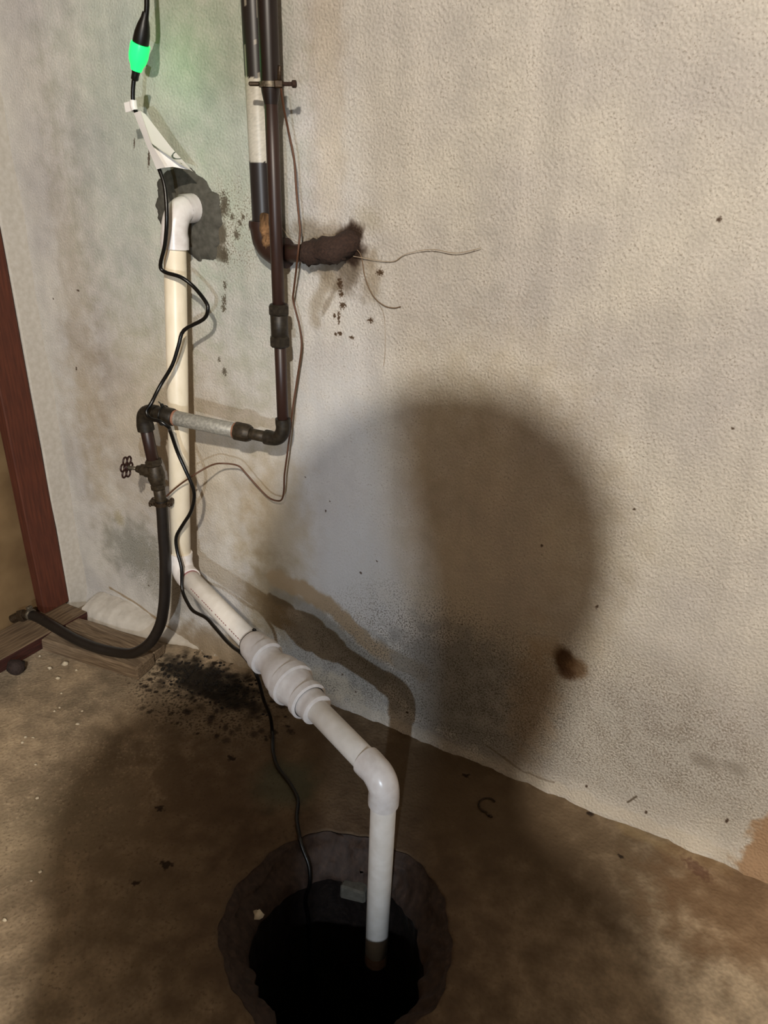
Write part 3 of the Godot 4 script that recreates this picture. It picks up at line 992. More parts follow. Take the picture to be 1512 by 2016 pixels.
# ======================= drain pipe =======================
func build_drain() -> void:
	var o := thing("drain_pipe", "old black drain pipe, partly whitewashed, turning right into the wall", "pipe", V(-1.06, 1.12, 0.03))
	var nz := FastNoiseLite.new()
	nz.seed = 61
	nz.frequency = 1.0
	var black := Color(0.018, 0.014, 0.012)
	var white := Color(0.52, 0.49, 0.42)
	var edge := Color(0.30, 0.27, 0.22)
	var top := V(-1.058, 1.72, 0.03)
	var paint := func(t: float, a: float) -> Color:
		var y := 1.72 - t
		var r := 0.006 * nz.get_noise_2d(a * 4.0, y * 10.0) + 0.003 * nz.get_noise_2d(a * 14.0, 3.0)
		if y < 1.432 + r and y > 1.287 + r * 0.6:
			return white * (0.95 + 0.25 * nz.get_noise_2d(a * 9.0, y * 160.0))
		if y > 1.432 and nz.get_noise_2d(a * 5.0 + 3.0, y * 9.0) > 0.38:
			return edge
		return black
	var st := begin()
	var prof := []
	for i in 221:
		prof.append(Vector2(i * 0.0025, 0.0225))
	lathe(st, prof, top, V(-1.060, 1.165, 0.03) - top, 36, 0.0, 1.0, 1, paint)
	part(o, "pipe", st.commit(), mats["black_pipe"], "black pipe with a whitewashed middle stretch")
	st = begin()
	var bend := [V(-1.060, 1.178, 0.03), V(-1.060, 1.168, 0.03)] + arc_points(V(-1.060, 1.163, 0.03), V(-1.060, 1.119, 0.03), V(-1.018, 1.119, 0.03), 10) + [V(-1.012, 1.119, 0.03), V(-1.004, 1.119, 0.03)]
	var rr := []
	for i in bend.size():
		rr.append(0.030 if i < 2 or i > bend.size() - 3 else 0.0275)
	tube(st, bend, rr, 20, 0.002)
	part(o, "elbow", st.commit(), mats["brown_paint"])
	st = begin()
	lump(st, V(-1.042, 1.158, 0.050), V(0.012, 0.032, 0.009), 7, 0.9, 9, 12)
	lump(st, V(-1.038, 1.14, 0.053), V(0.010, 0.016, 0.006), 8, 0.9, 8, 10)
	part(o, "rust_patch", st.commit(), mats["rust_orange"], "flaking orange rust on the elbow")
	part(o, "nipple", rod_mesh(V(-1.008, 1.119, 0.03), V(-0.955, 1.122, 0.03), 0.0175, 18), mats["brown_paint"])
	st = begin()
	lathe(st, [Vector2(0, 0), Vector2(0, 0.019), Vector2(0.006, 0.0235), Vector2(0.016, 0.0235), Vector2(0.026, 0.024), Vector2(0.036, 0.0205), Vector2(0.042, 0.0215), Vector2(0.052, 0.026), Vector2(0.068, 0.0265), Vector2(0.082, 0.024), Vector2(0.092, 0.019), Vector2(0.096, 0)], V(-0.962, 1.122, 0.03), V(0.09, 0.013, -0.003), 26, 0.009, 55.0, 4)
	part(o, "rusty_collar", st.commit(), mats["rust"], "thick crust of brown rust and dust")
	st = begin()
	tube(st, [V(-0.895, 1.128, 0.034), V(-0.878, 1.138, 0.026), V(-0.870, 1.145, 0.008), V(-0.868, 1.146, -0.02)], [0.022, 0.023, 0.024, 0.024], 18, 0.009)
	part(o, "wall_entry", st.commit(), mats["rust"])

# ======================= brown water line =======================
func build_water_line() -> void:
	var o := thing("water_pipe", "brown painted water pipe in front of the drain, with union and grey crossover piece", "pipe", V(-0.975, 0.74, 0.10))
	var a := V(-0.9695, 1.72, 0.10)
	var b := V(-0.9775, 0.768, 0.10)
	var dir := (b - a).normalized()
	var at := func(y: float) -> Vector3: return a + dir * ((a.y - y) / -dir.y)
	part(o, "upper_pipe", rod_mesh(at.call(1.40), at.call(1.02), 0.0122, 20), mats["brown_paint"])
	var st := begin()
	lathe(st, [Vector2(0, 0), Vector2(0, 0.0165), Vector2(0.02, 0.0175), Vector2(0.306, 0.0175), Vector2(0.318, 0.0165), Vector2(0.338, 0.0125), Vector2(0.338, 0)], at.call(1.72), dir, 24)
	part(o, "thick_sleeve", st.commit(), mats["sleeve"], "thicker brown upper stretch tapering down")
	# union: two hex nuts and a round middle
	var u := part(o, "union", rod_mesh(at.call(1.012), at.call(0.964), 0.0175, 22, 0.003), mats["brown_fitting"], "dark pipe union")
	st = begin()
	hex(st, at.call(1.031), at.call(1.009), 0.0222, 0.004)
	var n1 := part(u, "nut", st.commit(), mats["brown_fitting"])
	n1.position = Vector3.ZERO
	st = begin()
	hex(st, at.call(0.969), at.call(0.946), 0.0222, 0.004)
	var n2 := part(u, "nut", st.commit(), mats["brown_fitting"])
	n2.position = Vector3.ZERO
	part(o, "lower_pipe", rod_mesh(at.call(0.955), at.call(0.785), 0.0120, 20), mats["brown_paint"])
	# elbow to the left
	st = begin()
	var c := V(-0.9778, 0.7435, 0.10)
	var left := V(-1.0, 0.7445, 0.1035)
	tube(st, [at.call(0.793), at.call(0.782)] + arc_points(at.call(0.776), c, V(-1.006, 0.7445, 0.103), 9) + [V(-1.013, 0.745, 0.104), V(-1.022, 0.7452, 0.105)], [0.0165, 0.0165, 0.0158, 0.0155, 0.0155, 0.0155, 0.0155, 0.0155, 0.0155, 0.0155, 0.0155, 0.0158, 0.0165, 0.0165], 18)
	part(o, "elbow", st.commit(), mats["brown_fitting"])
	# run towards the left elbow, coming away from the wall
	var g0 := V(-1.018, 0.7450, 0.1045)
	var g1 := V(-1.300, 0.7670, 0.1640)
	var gd := (g1 - g0).normalized()
	var gl := g0.distance_to(g1)
	part(o, "nipple", rod_mesh(g0, g0 + gd * 0.06, 0.0125, 18), mats["brass_dull"])
	st = begin()
	lathe(st, [Vector2(0, 0), Vector2(0, 0.016), Vector2(0.006, 0.0195), Vector2(0.012, 0.0215), Vector2(0.032, 0.0215), Vector2(0.036, 0.0205), Vector2(0.036, 0)], g0 + gd * 0.040, gd, 8)
	part(o, "coupling", st.commit(), mats["brass_dull"])
	st = begin()
	rod(st, g0 + gd * 0.075, g0 + gd * 0.081, 0.0180, 18, 0.001)
	part(o, "sealant_ring", st.commit(), mats["sealant"], "orange sealant ring")
	part(o, "grey_pipe", rod_mesh(g0 + gd * 0.07, g0 + gd * 0.250, 0.0168, 24), mats["galvanized"], "mottled grey galvanised length")
	st = begin()
	rod(st, g0 + gd * 0.226, g0 + gd * 0.232, 0.0180, 18, 0.001)
	part(o, "sealant_ring", st.commit(), mats["sealant"], "orange sealant ring")
	st = begin()
	lathe(st, [Vector2(0, 0), Vector2(0, 0.019), Vector2(0.004, 0.0205), Vector2(0.03, 0.0205), Vector2(0.04, 0.0175), Vector2(gl - 0.226, 0.0172), Vector2(gl - 0.226, 0)], g0 + gd * 0.232, gd, 18)
	part(o, "coupling", st.commit(), mats["brown_fitting"])

# ======================= valve, drop and hose =======================
func build_valve_and_hose() -> void:
	var o := thing("shutoff_valve", "dull brass gate valve with petal handwheel on the short drop at the left", "valve", V(-1.32, 0.62, 0.162))
	var st := begin()
	var top := V(-1.326, 0.768, 0.1665)
	tube(st, [V(-1.288, 0.7665, 0.1615), V(-1.298, 0.767, 0.163)] + arc_points(V(-1.304, 0.767, 0.164), top, V(-1.3255, 0.741, 0.1655), 9) + [V(-1.325, 0.735, 0.1655), V(-1.324, 0.722, 0.165)], [0.0195, 0.0195, 0.0185, 0.018, 0.018, 0.018, 0.018, 0.018, 0.018, 0.018, 0.018, 0.0185, 0.0195, 0.0195], 18)
	part(o, "elbow", st.commit(), mats["brown_fitting"])
	part(o, "drop_pipe", rod_mesh(V(-1.3245, 0.73, 0.165), V(-1.316, 0.645, 0.1625), 0.0142, 20), mats["brown_paint"])
	var va := V(-1.3165, 0.652, 0.1625)
	var vb := V(-1.3105, 0.576, 0.1605)
	st = begin()
	hex(st, va, va.lerp(vb, 0.22), 0.0200, 0.003)
	hex(st, va.lerp(vb, 0.80), vb, 0.0185, 0.003)
	lathe(st, [Vector2(0, 0.014), Vector2(0.008, 0.0175), Vector2(0.024, 0.0205), Vector2(0.034, 0.0205), Vector2(0.048, 0.017), Vector2(0.052, 0.014)], va.lerp(vb, 0.18), vb - va, 20)
	part(o, "valve_body", st.commit(), mats["brass_dull"])
	var s0 := va.lerp(vb, 0.42)
	var ax := V(-0.95, 0.06, 0.30).normalized()
	st = begin()
	lathe(st, [Vector2(0.008, 0.016), Vector2(0.022, 0.0165), Vector2(0.028, 0.014), Vector2(0.034, 0.013), Vector2(0.040, 0.010), Vector2(0.048, 0.008), Vector2(0.048, 0)], s0, ax, 16)
	hex(st, s0 + ax * 0.026, s0 + ax * 0.036, 0.0155, 0.002)
	part(o, "bonnet", st.commit(), mats["brass_dull"])
	part(o, "stem", rod_mesh(s0 + ax * 0.045, s0 + ax * 0.080, 0.0045, 10), mats["clamp_metal"])
	var c := s0 + ax * 0.074
	var e1 := ax.cross(Vector3.UP).normalized()
	var e2 := ax.cross(e1).normalized()
	st = begin()
	for k in 6:
		var an := TAU * k / 6 + 0.25
		var pc := c + (e1 * cos(an) + e2 * sin(an)) * 0.0180
		var pts := []
		for j in 17:
			var b := TAU * j / 16
			pts.append(pc + (e1 * cos(b) + e2 * sin(b)) * 0.0088)
		tube(st, pts, 0.0024, 7)
	rod(st, c - ax * 0.004, c + ax * 0.005, 0.0085, 12, 0.001)
	part(o, "handwheel", st.commit(), mats["wheel_paint"], "dark red petal-shaped handwheel")
	part(o, "outlet_pipe", rod_mesh(V(-1.3105, 0.580, 0.1605), V(-1.3075, 0.525, 0.160), 0.0138, 18), mats["brass_dull"])
	# hose
	var h := thing("rubber_hose", "thick black-brown rubber hose hanging from the valve and curving left over the planks", "hose", V(-1.45, 0.05, 0.2))
	var path := [V(-1.3075, 0.548, 0.160), V(-1.308, 0.51, 0.161), V(-1.311, 0.46, 0.162), V(-1.315, 0.389, 0.163), V(-1.324, 0.315, 0.165), V(-1.333, 0.250, 0.170), V(-1.352, 0.186, 0.175), V(-1.392, 0.122, 0.182), V(-1.452, 0.073, 0.188), V(-1.512, 0.057, 0.196), V(-1.581, 0.057, 0.211), V(-1.647, 0.062, 0.218), V(-1.722, 0.069, 0.217), V(-1.805, 0.073, 0.212), V(-1.850, 0.076, 0.214)]
	part(h, "hose", tube_mesh(catmull(path, 6), 0.0142, 18), mats["hose"])
	st = begin()
	rod(st, V(-1.842, 0.0765, 0.2135), V(-1.852, 0.0765, 0.214), 0.0175, 16, 0.001)
	box(st, Transform3D(Basis(), V(-1.846, 0.098, 0.214)), V(0.012, 0.012, 0.016), 0.002)
	part(h, "hose_clip", st.commit(), mats["clamp_metal"], "metal clip at the hose's left end")
	st = begin()
	tube(st, [V(-1.848, 0.076, 0.214), V(-1.868, 0.073, 0.222), V(-1.886, 0.066, 0.234), V(-1.898, 0.058, 0.243)], [0.012, 0.012, 0.012, 0.012], 14)
	hex(st, V(-1.866, 0.073, 0.222), V(-1.880, 0.069, 0.230), 0.018, 0.002)
	part(h, "tail_fitting", st.commit(), mats["bronze"])

# ======================= PVC discharge line =======================
func build_discharge() -> void:
	var o := thing("discharge_pipe", "white PVC sump discharge pipe running from wall to pit", "pipe", V(-0.56, 0, 0.4))
	var top := V(-1.2735, 1.188, 0.062)
	var base := V(-1.305, 0.342, 0.125)
	var E := V(-0.533, 0.271, 0.413)
	# upper elbow out of the wall
	var down := (base - top).normalized()
	var st := begin()
	var e0 := top + V(0.002, 0.006, -0.09)
	tube(st, [e0, V(top.x + 0.001, top.y + 0.004, 0.036), V(top.x + 0.001, top.y + 0.004, 0.030)] + arc_points(V(top.x, top.y + 0.003, 0.028), top + V(0, 0.004, 0), top + down * 0.042, 9) + [top + down * 0.046, top + down * 0.052, top + down * 0.075], [0.030, 0.030, 0.0285, 0.028, 0.028, 0.028, 0.028, 0.028, 0.028, 0.028, 0.028, 0.028, 0.028, 0.0285, 0.030, 0.030], 24)
	part(o, "wall_elbow", st.commit(), mats["pvc_fitting"])
	part(o, "riser", rod_mesh(top + down * 0.06, base - down * 0.02, 0.0242, 28), mats["pvc_old"], "cream-aged upright stretch")
	# lower bend
	var d := (E - base).normalized()
	var L := base.distance_to(E)
	st = begin()
	tube(st, [base - down * 0.050, base - down * 0.036] + arc_points(base - down * 0.034, base, base + d * 0.030, 8) + [base + d * 0.032, base + d * 0.050], [0.0288, 0.0288, 0.028, 0.028, 0.028, 0.028, 0.028, 0.028, 0.028, 0.028, 0.028, 0.0288, 0.0288], 24)
	part(o, "bend", st.commit(), mats["pvc_fitting"])
	st = begin()
	rod(st, base + d * 0.048, base + d * 0.054, 0.0252, 24, 0.0005)
	part(o, "primer_ring", st.commit(), mats["primer"], "pinkish primer ring")
	part(o, "sloping_pipe", rod_mesh(base + d * 0.03, base + d * 0.39, 0.0242, 28), mats["pvc"])
	# printed line on the sloping pipe: thin proud ink strip of dashes
	st = begin()
	var side := d.cross(Vector3.UP).normalized()
	var upn := side.cross(d).normalized()
	var ang := V(0, 0, 0)
	for i in 26:
		var t0 := 0.10 + i * 0.0095
		if i % 7 == 5:
			continue
		var rad := (side * 0.93 + upn * 0.37).normalized()
		var p := base + d * (t0 + 0.003) + rad * 0.0243
		box(st, Transform3D(Basis(d, rad, d.cross(rad)), p), V(0.006, 0.0004, 0.0022), 0.0001)
	part(o, "printed_line", st.commit(), mats["primer"], "faded red printed line")
	# check valve with its couplings
	st = begin()
	lathe(st, [Vector2(0.340, 0.0242), Vector2(0.345, 0.027), Vector2(0.362, 0.0345), Vector2(0.380, 0.0355), Vector2(0.398, 0.0355), Vector2(0.398, 0.034)], base, d, 32)
	lathe(st, [Vector2(0.396, 0.0345), Vector2(0.399, 0.0392), Vector2(0.418, 0.0392), Vector2(0.421, 0.033)], base, d, 32)
	var cv := part(o, "check_valve", st.commit(), mats["pvc_fitting"], "bulging white check valve with ribbed rings")
	st = begin()
	lathe(st, [Vector2(0.420, 0.0330), Vector2(0.428, 0.0305), Vector2(0.442, 0.031), Vector2(0.462, 0.039), Vector2(0.478, 0.0435), Vector2(0.492, 0.0445), Vector2(0.501, 0.0435)], base, d, 32)
	var body := part(cv, "valve_chamber", st.commit(), mats["pvc_fitting"])
	body.position = Vector3.ZERO
	st = begin()
	lathe(st, [Vector2(0.500, 0.0435), Vector2(0.503, 0.0488), Vector2(0.522, 0.0488), Vector2(0.525, 0.0435)], base, d, 32)
	var r1 := part(cv, "ring", st.commit(), mats["pvc_fitting"])
	r1.position = Vector3.ZERO
	st = begin()
	lathe(st, [Vector2(0.524, 0.0435), Vector2(0.536, 0.041), Vector2(0.550, 0.0368), Vector2(0.566, 0.0358)], base, d, 32)
	var cone := part(cv, "outlet_cone", st.commit(), mats["pvc_fitting"])
	cone.position = Vector3.ZERO
	st = begin()
	lathe(st, [Vector2(0.564, 0.036), Vector2(0.566, 0.0415), Vector2(0.580, 0.0415), Vector2(0.583, 0.036)], base, d, 32)
	var r2 := part(cv, "ring", st.commit(), mats["pvc_fitting"])
	r2.position = Vector3.ZERO
	st = begin()
	lathe(st, [Vector2(0.582, 0.034), Vector2(0.598, 0.0325), Vector2(0.600, 0.0335), Vector2(0.610, 0.0335), Vector2(0.612, 0.0242)], base, d, 32)
	var r3 := part(cv, "pipe_socket", st.commit(), mats["pvc_fitting"])
	r3.position = Vector3.ZERO
	part(o, "lower_sloping_pipe", rod_mesh(base + d * 0.60, base + d * (L - 0.03), 0.0242, 28), mats["pvc"])
	# elbow over the pit
	var low := V(-0.557, -0.192, 0.392)
	var dn := (low - E).normalized()
	st = begin()
	tube(st, [E - d * 0.056, E - d * 0.044, E - d * 0.034] + arc_points(E - d * 0.032, E, E + dn * 0.032, 10) + [E + dn * 0.036, E + dn * 0.046, E + dn * 0.060], [0.0290, 0.0292, 0.0288, 0.0285, 0.0285, 0.0288, 0.029, 0.029, 0.029, 0.029, 0.0288, 0.0285, 0.0285, 0.0285, 0.0288, 0.0292, 0.0290], 28)
	part(o, "lower_elbow", st.commit(), mats["pvc_fitting"])
	var ln := 1.0 / -dn.y
	part(o, "drop_pipe", rod_mesh(E + dn * 0.03, E + dn * ((0.271 + 0.242) * ln), 0.0242, 28), mats["pvc"])
	part(o, "stained_band", rod_mesh(E + dn * ((0.271 + 0.242) * ln), E + dn * ((0.271 + 0.274) * ln), 0.0242, 28, 0.0), mats["pvc_stained"], "brownish tide mark")
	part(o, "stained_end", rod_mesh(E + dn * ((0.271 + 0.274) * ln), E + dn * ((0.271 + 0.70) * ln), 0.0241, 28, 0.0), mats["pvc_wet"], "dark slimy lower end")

# ======================= cords =======================
func build_cords() -> void:
	var x := thing("extension_cord", "black cord from above ending in a socket with green lit end", "cord", V(-1.28, 1.47, 0.11))
	part(x, "cord", tube_mesh(catmull([V(-1.236, 1.75, 0.11), V(-1.240, 1.62, 0.11), V(-1.244, 1.557, 0.11), V(-1.251, 1.530, 0.11), V(-1.256, 1.522, 0.11)], 5), 0.0050, 12), mats["cord"])
	var a := V(-1.2525, 1.533, 0.110)
	var b := V(-1.2925, 1.442, 0.110)
	var d := (b - a).normalized()
	var st := begin()
	lathe(st, [Vector2(-0.006, 0), Vector2(-0.006, 0.0058), Vector2(0.004, 0.0075), Vector2(0.016, 0.0115), Vector2(0.03, 0.0145), Vector2(0.046, 0.0155), Vector2(0.049, 0.015), Vector2(0.049, 0)], a, d, 18)
	part(x, "socket_body", st.commit(), mats["black_plastic"])
	var glow := StandardMaterial3D.new()
	glow.resource_name = "led_glow"
	glow.albedo_color = Color(0.2, 0.8, 0.5)
	glow.roughness = 0.3
	glow.emission_enabled = true
	glow.emission = Color(0.0, 1.0, 0.42)
	glow.emission_energy_multiplier = 1.0
	st = begin()
	lathe(st, [Vector2(0.048, 0), Vector2(0.048, 0.0178), Vector2(0.052, 0.0185), Vector2(0.070, 0.0185), Vector2(0.080, 0.0165), Vector2(0.088, 0.0125), Vector2(0.096, 0.0105), Vector2(0.097, 0.0)], a, d, 18)
	part(x, "lit_end", st.commit(), glow, "translucent socket end glowing green")
	var l := OmniLight3D.new()
	l.name = "socket_light"
	l.light_color = Color(0.1, 1.0, 0.5)
	l.light_energy = 0.0014
	l.light_size = 0.012
	l.omni_range = 6.0
	l.omni_attenuation = 2.0
	l.shadow_enabled = true
	x.add_child(l, true)
	l.position = a + d * 0.066 - x.position
	# the pump's own cord, plugged into it
	var p := thing("pump_cord", "thin black pump cord winding down past the pipes into the sump", "cord", V(-0.72, -0.2, 0.42))
	st = begin()
	lathe(st, [Vector2(0.094, 0), Vector2(0.094, 0.0085), Vector2(0.104, 0.0072), Vector2(0.112, 0.0074), Vector2(0.114, 0.0055), Vector2(0.114, 0)], a, d, 14)
	part(p, "plug", st.commit(), mats["black_plastic"])
	var path := [V(-1.2965, 1.438, 0.110), V(-1.304, 1.414, 0.111), V(-1.308, 1.387, 0.111), V(-1.301, 1.372, 0.112), V(-1.282, 1.336, 0.113), V(-1.264, 1.296, 0.114), V(-1.251, 1.269, 0.114), V(-1.239, 1.236, 0.116), V(-1.234, 1.180, 0.124), V(-1.247, 1.128, 0.124), V(-1.267, 1.086, 0.123), V(-1.260, 1.072, 0.119), V(-1.223, 1.064, 0.112), V(-1.198, 1.045, 0.102), V(-1.168, 1.019, 0.103), V(-1.160, 1.003, 0.105), V(-1.173, 0.981, 0.107), V(-1.218, 0.955, 0.122), V(-1.228, 0.923, 0.132), V(-1.242, 0.880, 0.143), V(-1.268, 0.834, 0.160), V(-1.271, 0.802, 0.187), V(-1.280, 0.783, 0.197), V(-1.268, 0.769, 0.199), V(-1.240, 0.767, 0.198), V(-1.227, 0.754, 0.188), V(-1.237, 0.738, 0.174), V(-1.237, 0.686, 0.160), V(-1.220, 0.643, 0.157), V(-1.208, 0.607, 0.153), V(-1.208, 0.577, 0.150), V(-1.221, 0.536, 0.153), V(-1.249, 0.495, 0.157), V(-1.271, 0.459, 0.160), V(-1.270, 0.424, 0.163), V(-1.254, 0.383, 0.170)]
	var path2 := [V(-1.247, 0.332, 0.182), V(-1.213, 0.314, 0.201), V(-1.183, 0.307, 0.213), V(-1.137, 0.309, 0.221), V(-1.100, 0.306, 0.235), V(-1.067, 0.302, 0.248), V(-1.041, 0.299, 0.258), V(-1.012, 0.298, 0.268), V(-0.986, 0.298, 0.275), V(-0.962, 0.270, 0.270), V(-0.945, 0.240, 0.270), V(-0.962, 0.150, 0.236), V(-0.985, 0.060, 0.190), V(-0.982, 0.006, 0.190), V(-0.942, 0.005, 0.238), V(-0.902, 0.004, 0.271), V(-0.852, 0.005, 0.295), V(-0.805, 0.005, 0.325), V(-0.776, 0.005, 0.368), V(-0.743, 0.006, 0.404), V(-0.727, -0.012, 0.415), V(-0.704, -0.040, 0.425), V(-0.694, -0.075, 0.438), V(-0.702, -0.120, 0.445), V(-0.700, -0.190, 0.44), V(-0.70, -0.32, 0.44), V(-0.66, -0.55, 0.47)]
	part(p, "cord", tube_mesh(catmull(path + path2, 4), 0.0043, 10), mats["cord"])
	# white warning tag folded round the cord
	var tag := thing("cord_tag", "white folded plastic tag hanging on the black cord below the plug", "tag", V(-1.30, 1.36, 0.11))
	var paper := StandardMaterial3D.new()
	paper.resource_name = "tag_plastic"
	paper.roughness = 0.45
	paper.albedo_texture = tag_print()
	paper.texture_repeat = false
	var white := StandardMaterial3D.new()
	white.resource_name = "tag_white"
	white.albedo_color = Color(0.93, 0.92, 0.91)
	white.roughness = 0.4
	# three leaves of one folded strip: a bright front edge, the printed flap, and the inner leaf in their shade
	var leaves := [
		["folded_edge", white, [V(-1.2987, 1.3714, 0.121), V(-1.2768, 1.3746, 0.124), V(-1.2526, 1.3182, 0.128), V(-1.2185, 1.2750, 0.130), V(-1.2488, 1.2707, 0.124), V(-1.2772, 1.3237, 0.121)], [[0, 1, 2, 5], [5, 2, 3, 4]]],
		["printed_flap", paper, [V(-1.2799, 1.3747, 0.121), V(-1.2763, 1.3698, 0.112), V(-1.2418, 1.3107, 0.085), V(-1.2073, 1.2665, 0.065), V(-1.2103, 1.2815, 0.100), V(-1.2588, 1.3183, 0.122)], [[0, 1, 2, 5], [5, 2, 3, 4]]],
		["inner_leaf", white, [V(-1.2888, 1.3360, 0.100), V(-1.2206, 1.2832, 0.085), V(-1.2132, 1.2701, 0.070), V(-1.2277, 1.2756, 0.100), V(-1.2405, 1.2736, 0.118)], [[0, 1, 2, 3], [0, 3, 4, 4]]]]
	for lf in leaves:
		st = begin()
		var pts: Array = lf[2]
		for f in lf[3]:
			for off in [0.0, -0.0009]:
				var order := [0, 1, 2, 0, 2, 3] if off == 0.0 else [0, 2, 1, 0, 3, 2]
				for e in order:
					var p3: Vector3 = pts[f[e]]
					# print runs along the flap from the cord end
					st.set_uv(Vector2(clampf((p3.x + 1.285) / 0.085 + 0.15, 0, 1), clampf((1.376 - p3.y) / 0.112, 0, 1)))
					st.add_vertex(p3 + V(off, 0, off))
		st.generate_normals()
		part(tag, lf[0], st.commit(), lf[1])
	st = begin()
	box(st, Transform3D(Basis(Vector3.BACK, 0.12), V(-1.3155, 1.3835, 0.113)), V(0.030, 0.018, 0.0025), 0.0008)
	tube(st, [V(-1.3065, 1.395, 0.111), V(-1.3075, 1.384, 0.111), V(-1.3045, 1.376, 0.1115)], [0.0072, 0.0075, 0.007], 14)
	part(tag, "sticky_end", st.commit(), white, "small white loop round the cord")
	# cable ties
	var g0 := V(-1.018, 0.7450, 0.1045)
	var gd := (V(-1.300, 0.7670, 0.1640) - g0).normalized()
	var t1 := thing("cable_tie", "black cable tie round the pipe joint beside the left brass elbow", "cable tie", g0 + gd * 0.258)
	part(t1, "band", ring_mesh(g0 + gd * 0.258, gd, 0.0225, 0.0016, 0.1), mats["black_plastic"])
	st = begin()
	box(st, Transform3D(Basis(), g0 + gd * 0.258 + V(0.002, 0.0255, 0.004)), V(0.007, 0.007, 0.006), 0.001)
	tube(st, [g0 + gd * 0.258 + V(0.002, 0.026, 0.004), g0 + gd * 0.258 + V(-0.004, 0.034, 0.008)], 0.0013, 6)
	part(t1, "lock", st.commit(), mats["black_plastic"])
	var base := V(-1.305, 0.342, 0.125)
	var dd := (V(-0.533, 0.271, 0.413) - base).normalized()
	var c2 := base + dd * 0.350
	var t2 := thing("cable_tie", "black cable tie round the sloping white pipe just above the check valve", "cable tie", c2)
	part(t2, "band", ring_mesh(c2, dd, 0.0285, 0.0016, 0.1), mats["black_plastic"])
	st = begin()
	box(st, Transform3D(Basis(), c2 + V(0.004, 0.029, -0.008)), V(0.008, 0.007, 0.007), 0.001)
	part(t2, "lock", st.commit(), mats["black_plastic"])

func ring_mesh(c: Vector3, ax: Vector3, r: float, thick: float, _t: float) -> ArrayMesh:
	var e1 := side_of(ax)
	var e2 := ax.cross(e1).normalized()
	var pts := []
	for i in 29:
		var a := TAU * i / 28
		pts.append(c + (e1 * cos(a) + e2 * sin(a)) * r)
	return tube_mesh(pts, thick, 7)

func tag_print() -> ImageTexture:
	var im := Image.create(192, 256, false, Image.FORMAT_RGB8)
	im.fill(Color(0.90, 0.89, 0.87))
	var ink := Color(0.30, 0.34, 0.30)
	# a crossed ring and dashes, as the faint print on the tag
	var c := Vector2(150, 176)
	for y in range(150, 204):
		for x in range(120, 182):
			var p := (Vector2(x, y) - c) / Vector2(15, 22)
			var l := p.length()
			if (l > 0.82 and l < 1.0) or (l < 0.95 and absf(p.x * 0.8 - p.y * 0.6) < 0.12):
				im.set_pixel(x, y, ink)
	im.fill_rect(Rect2i(150, 112, 12, 26), Color(0.36, 0.38, 0.34))
	im.fill_rect(Rect2i(166, 130, 6, 22), Color(0.42, 0.44, 0.40))
	im.fill_rect(Rect2i(92, 76, 7, 12), ink)
	im.fill_rect(Rect2i(62, 12, 6, 10), ink)
	im.fill_rect(Rect2i(158, 214, 5, 20), Color(0.5, 0.5, 0.47))
	return ImageTexture.create_from_image(im)

# ======================= ground clamps and bonding wire =======================
func clamp_on(o: Node3D, c: Vector3, ax: Vector3, r: float, right: Vector3, style: String) -> void:
	var front := ax.cross(right).normalized()
	var st := begin()
	lathe(st, [Vector2(-0.005, r), Vector2(-0.005, r + 0.003), Vector2(0.005, r + 0.003), Vector2(0.005, r)], c, ax, 20)
	part(o, "strap", st.commit(), mats[style])
	for s in [-1.0, 1.0]:
		st = begin()
		box(st, Transform3D(Basis(right, ax, right.cross(ax)), c + right * s * (r + 0.007)), V(0.014, 0.011, 0.018), 0.002)
		part(o, "ear", st.commit(), mats[style])
	st = begin()
	rod(st, c + right * (r + 0.008) - front * 0.016, c + right * (r + 0.008) + front * 0.018, 0.0032, 10, 0.0005)
	rod(st, c + right * (r + 0.008) + front * 0.014, c + right * (r + 0.008) + front * 0.019, 0.0062, 12, 0.001)
	rod(st, c - right * (r + 0.008) - front * 0.016, c - right * (r + 0.008) + front * 0.018, 0.0032, 10, 0.0005)
	rod(st, c - right * (r + 0.008) + front * 0.014, c - right * (r + 0.008) + front * 0.019, 0.0062, 12, 0.001)
	part(o, "bolt", st.commit(), mats[style])

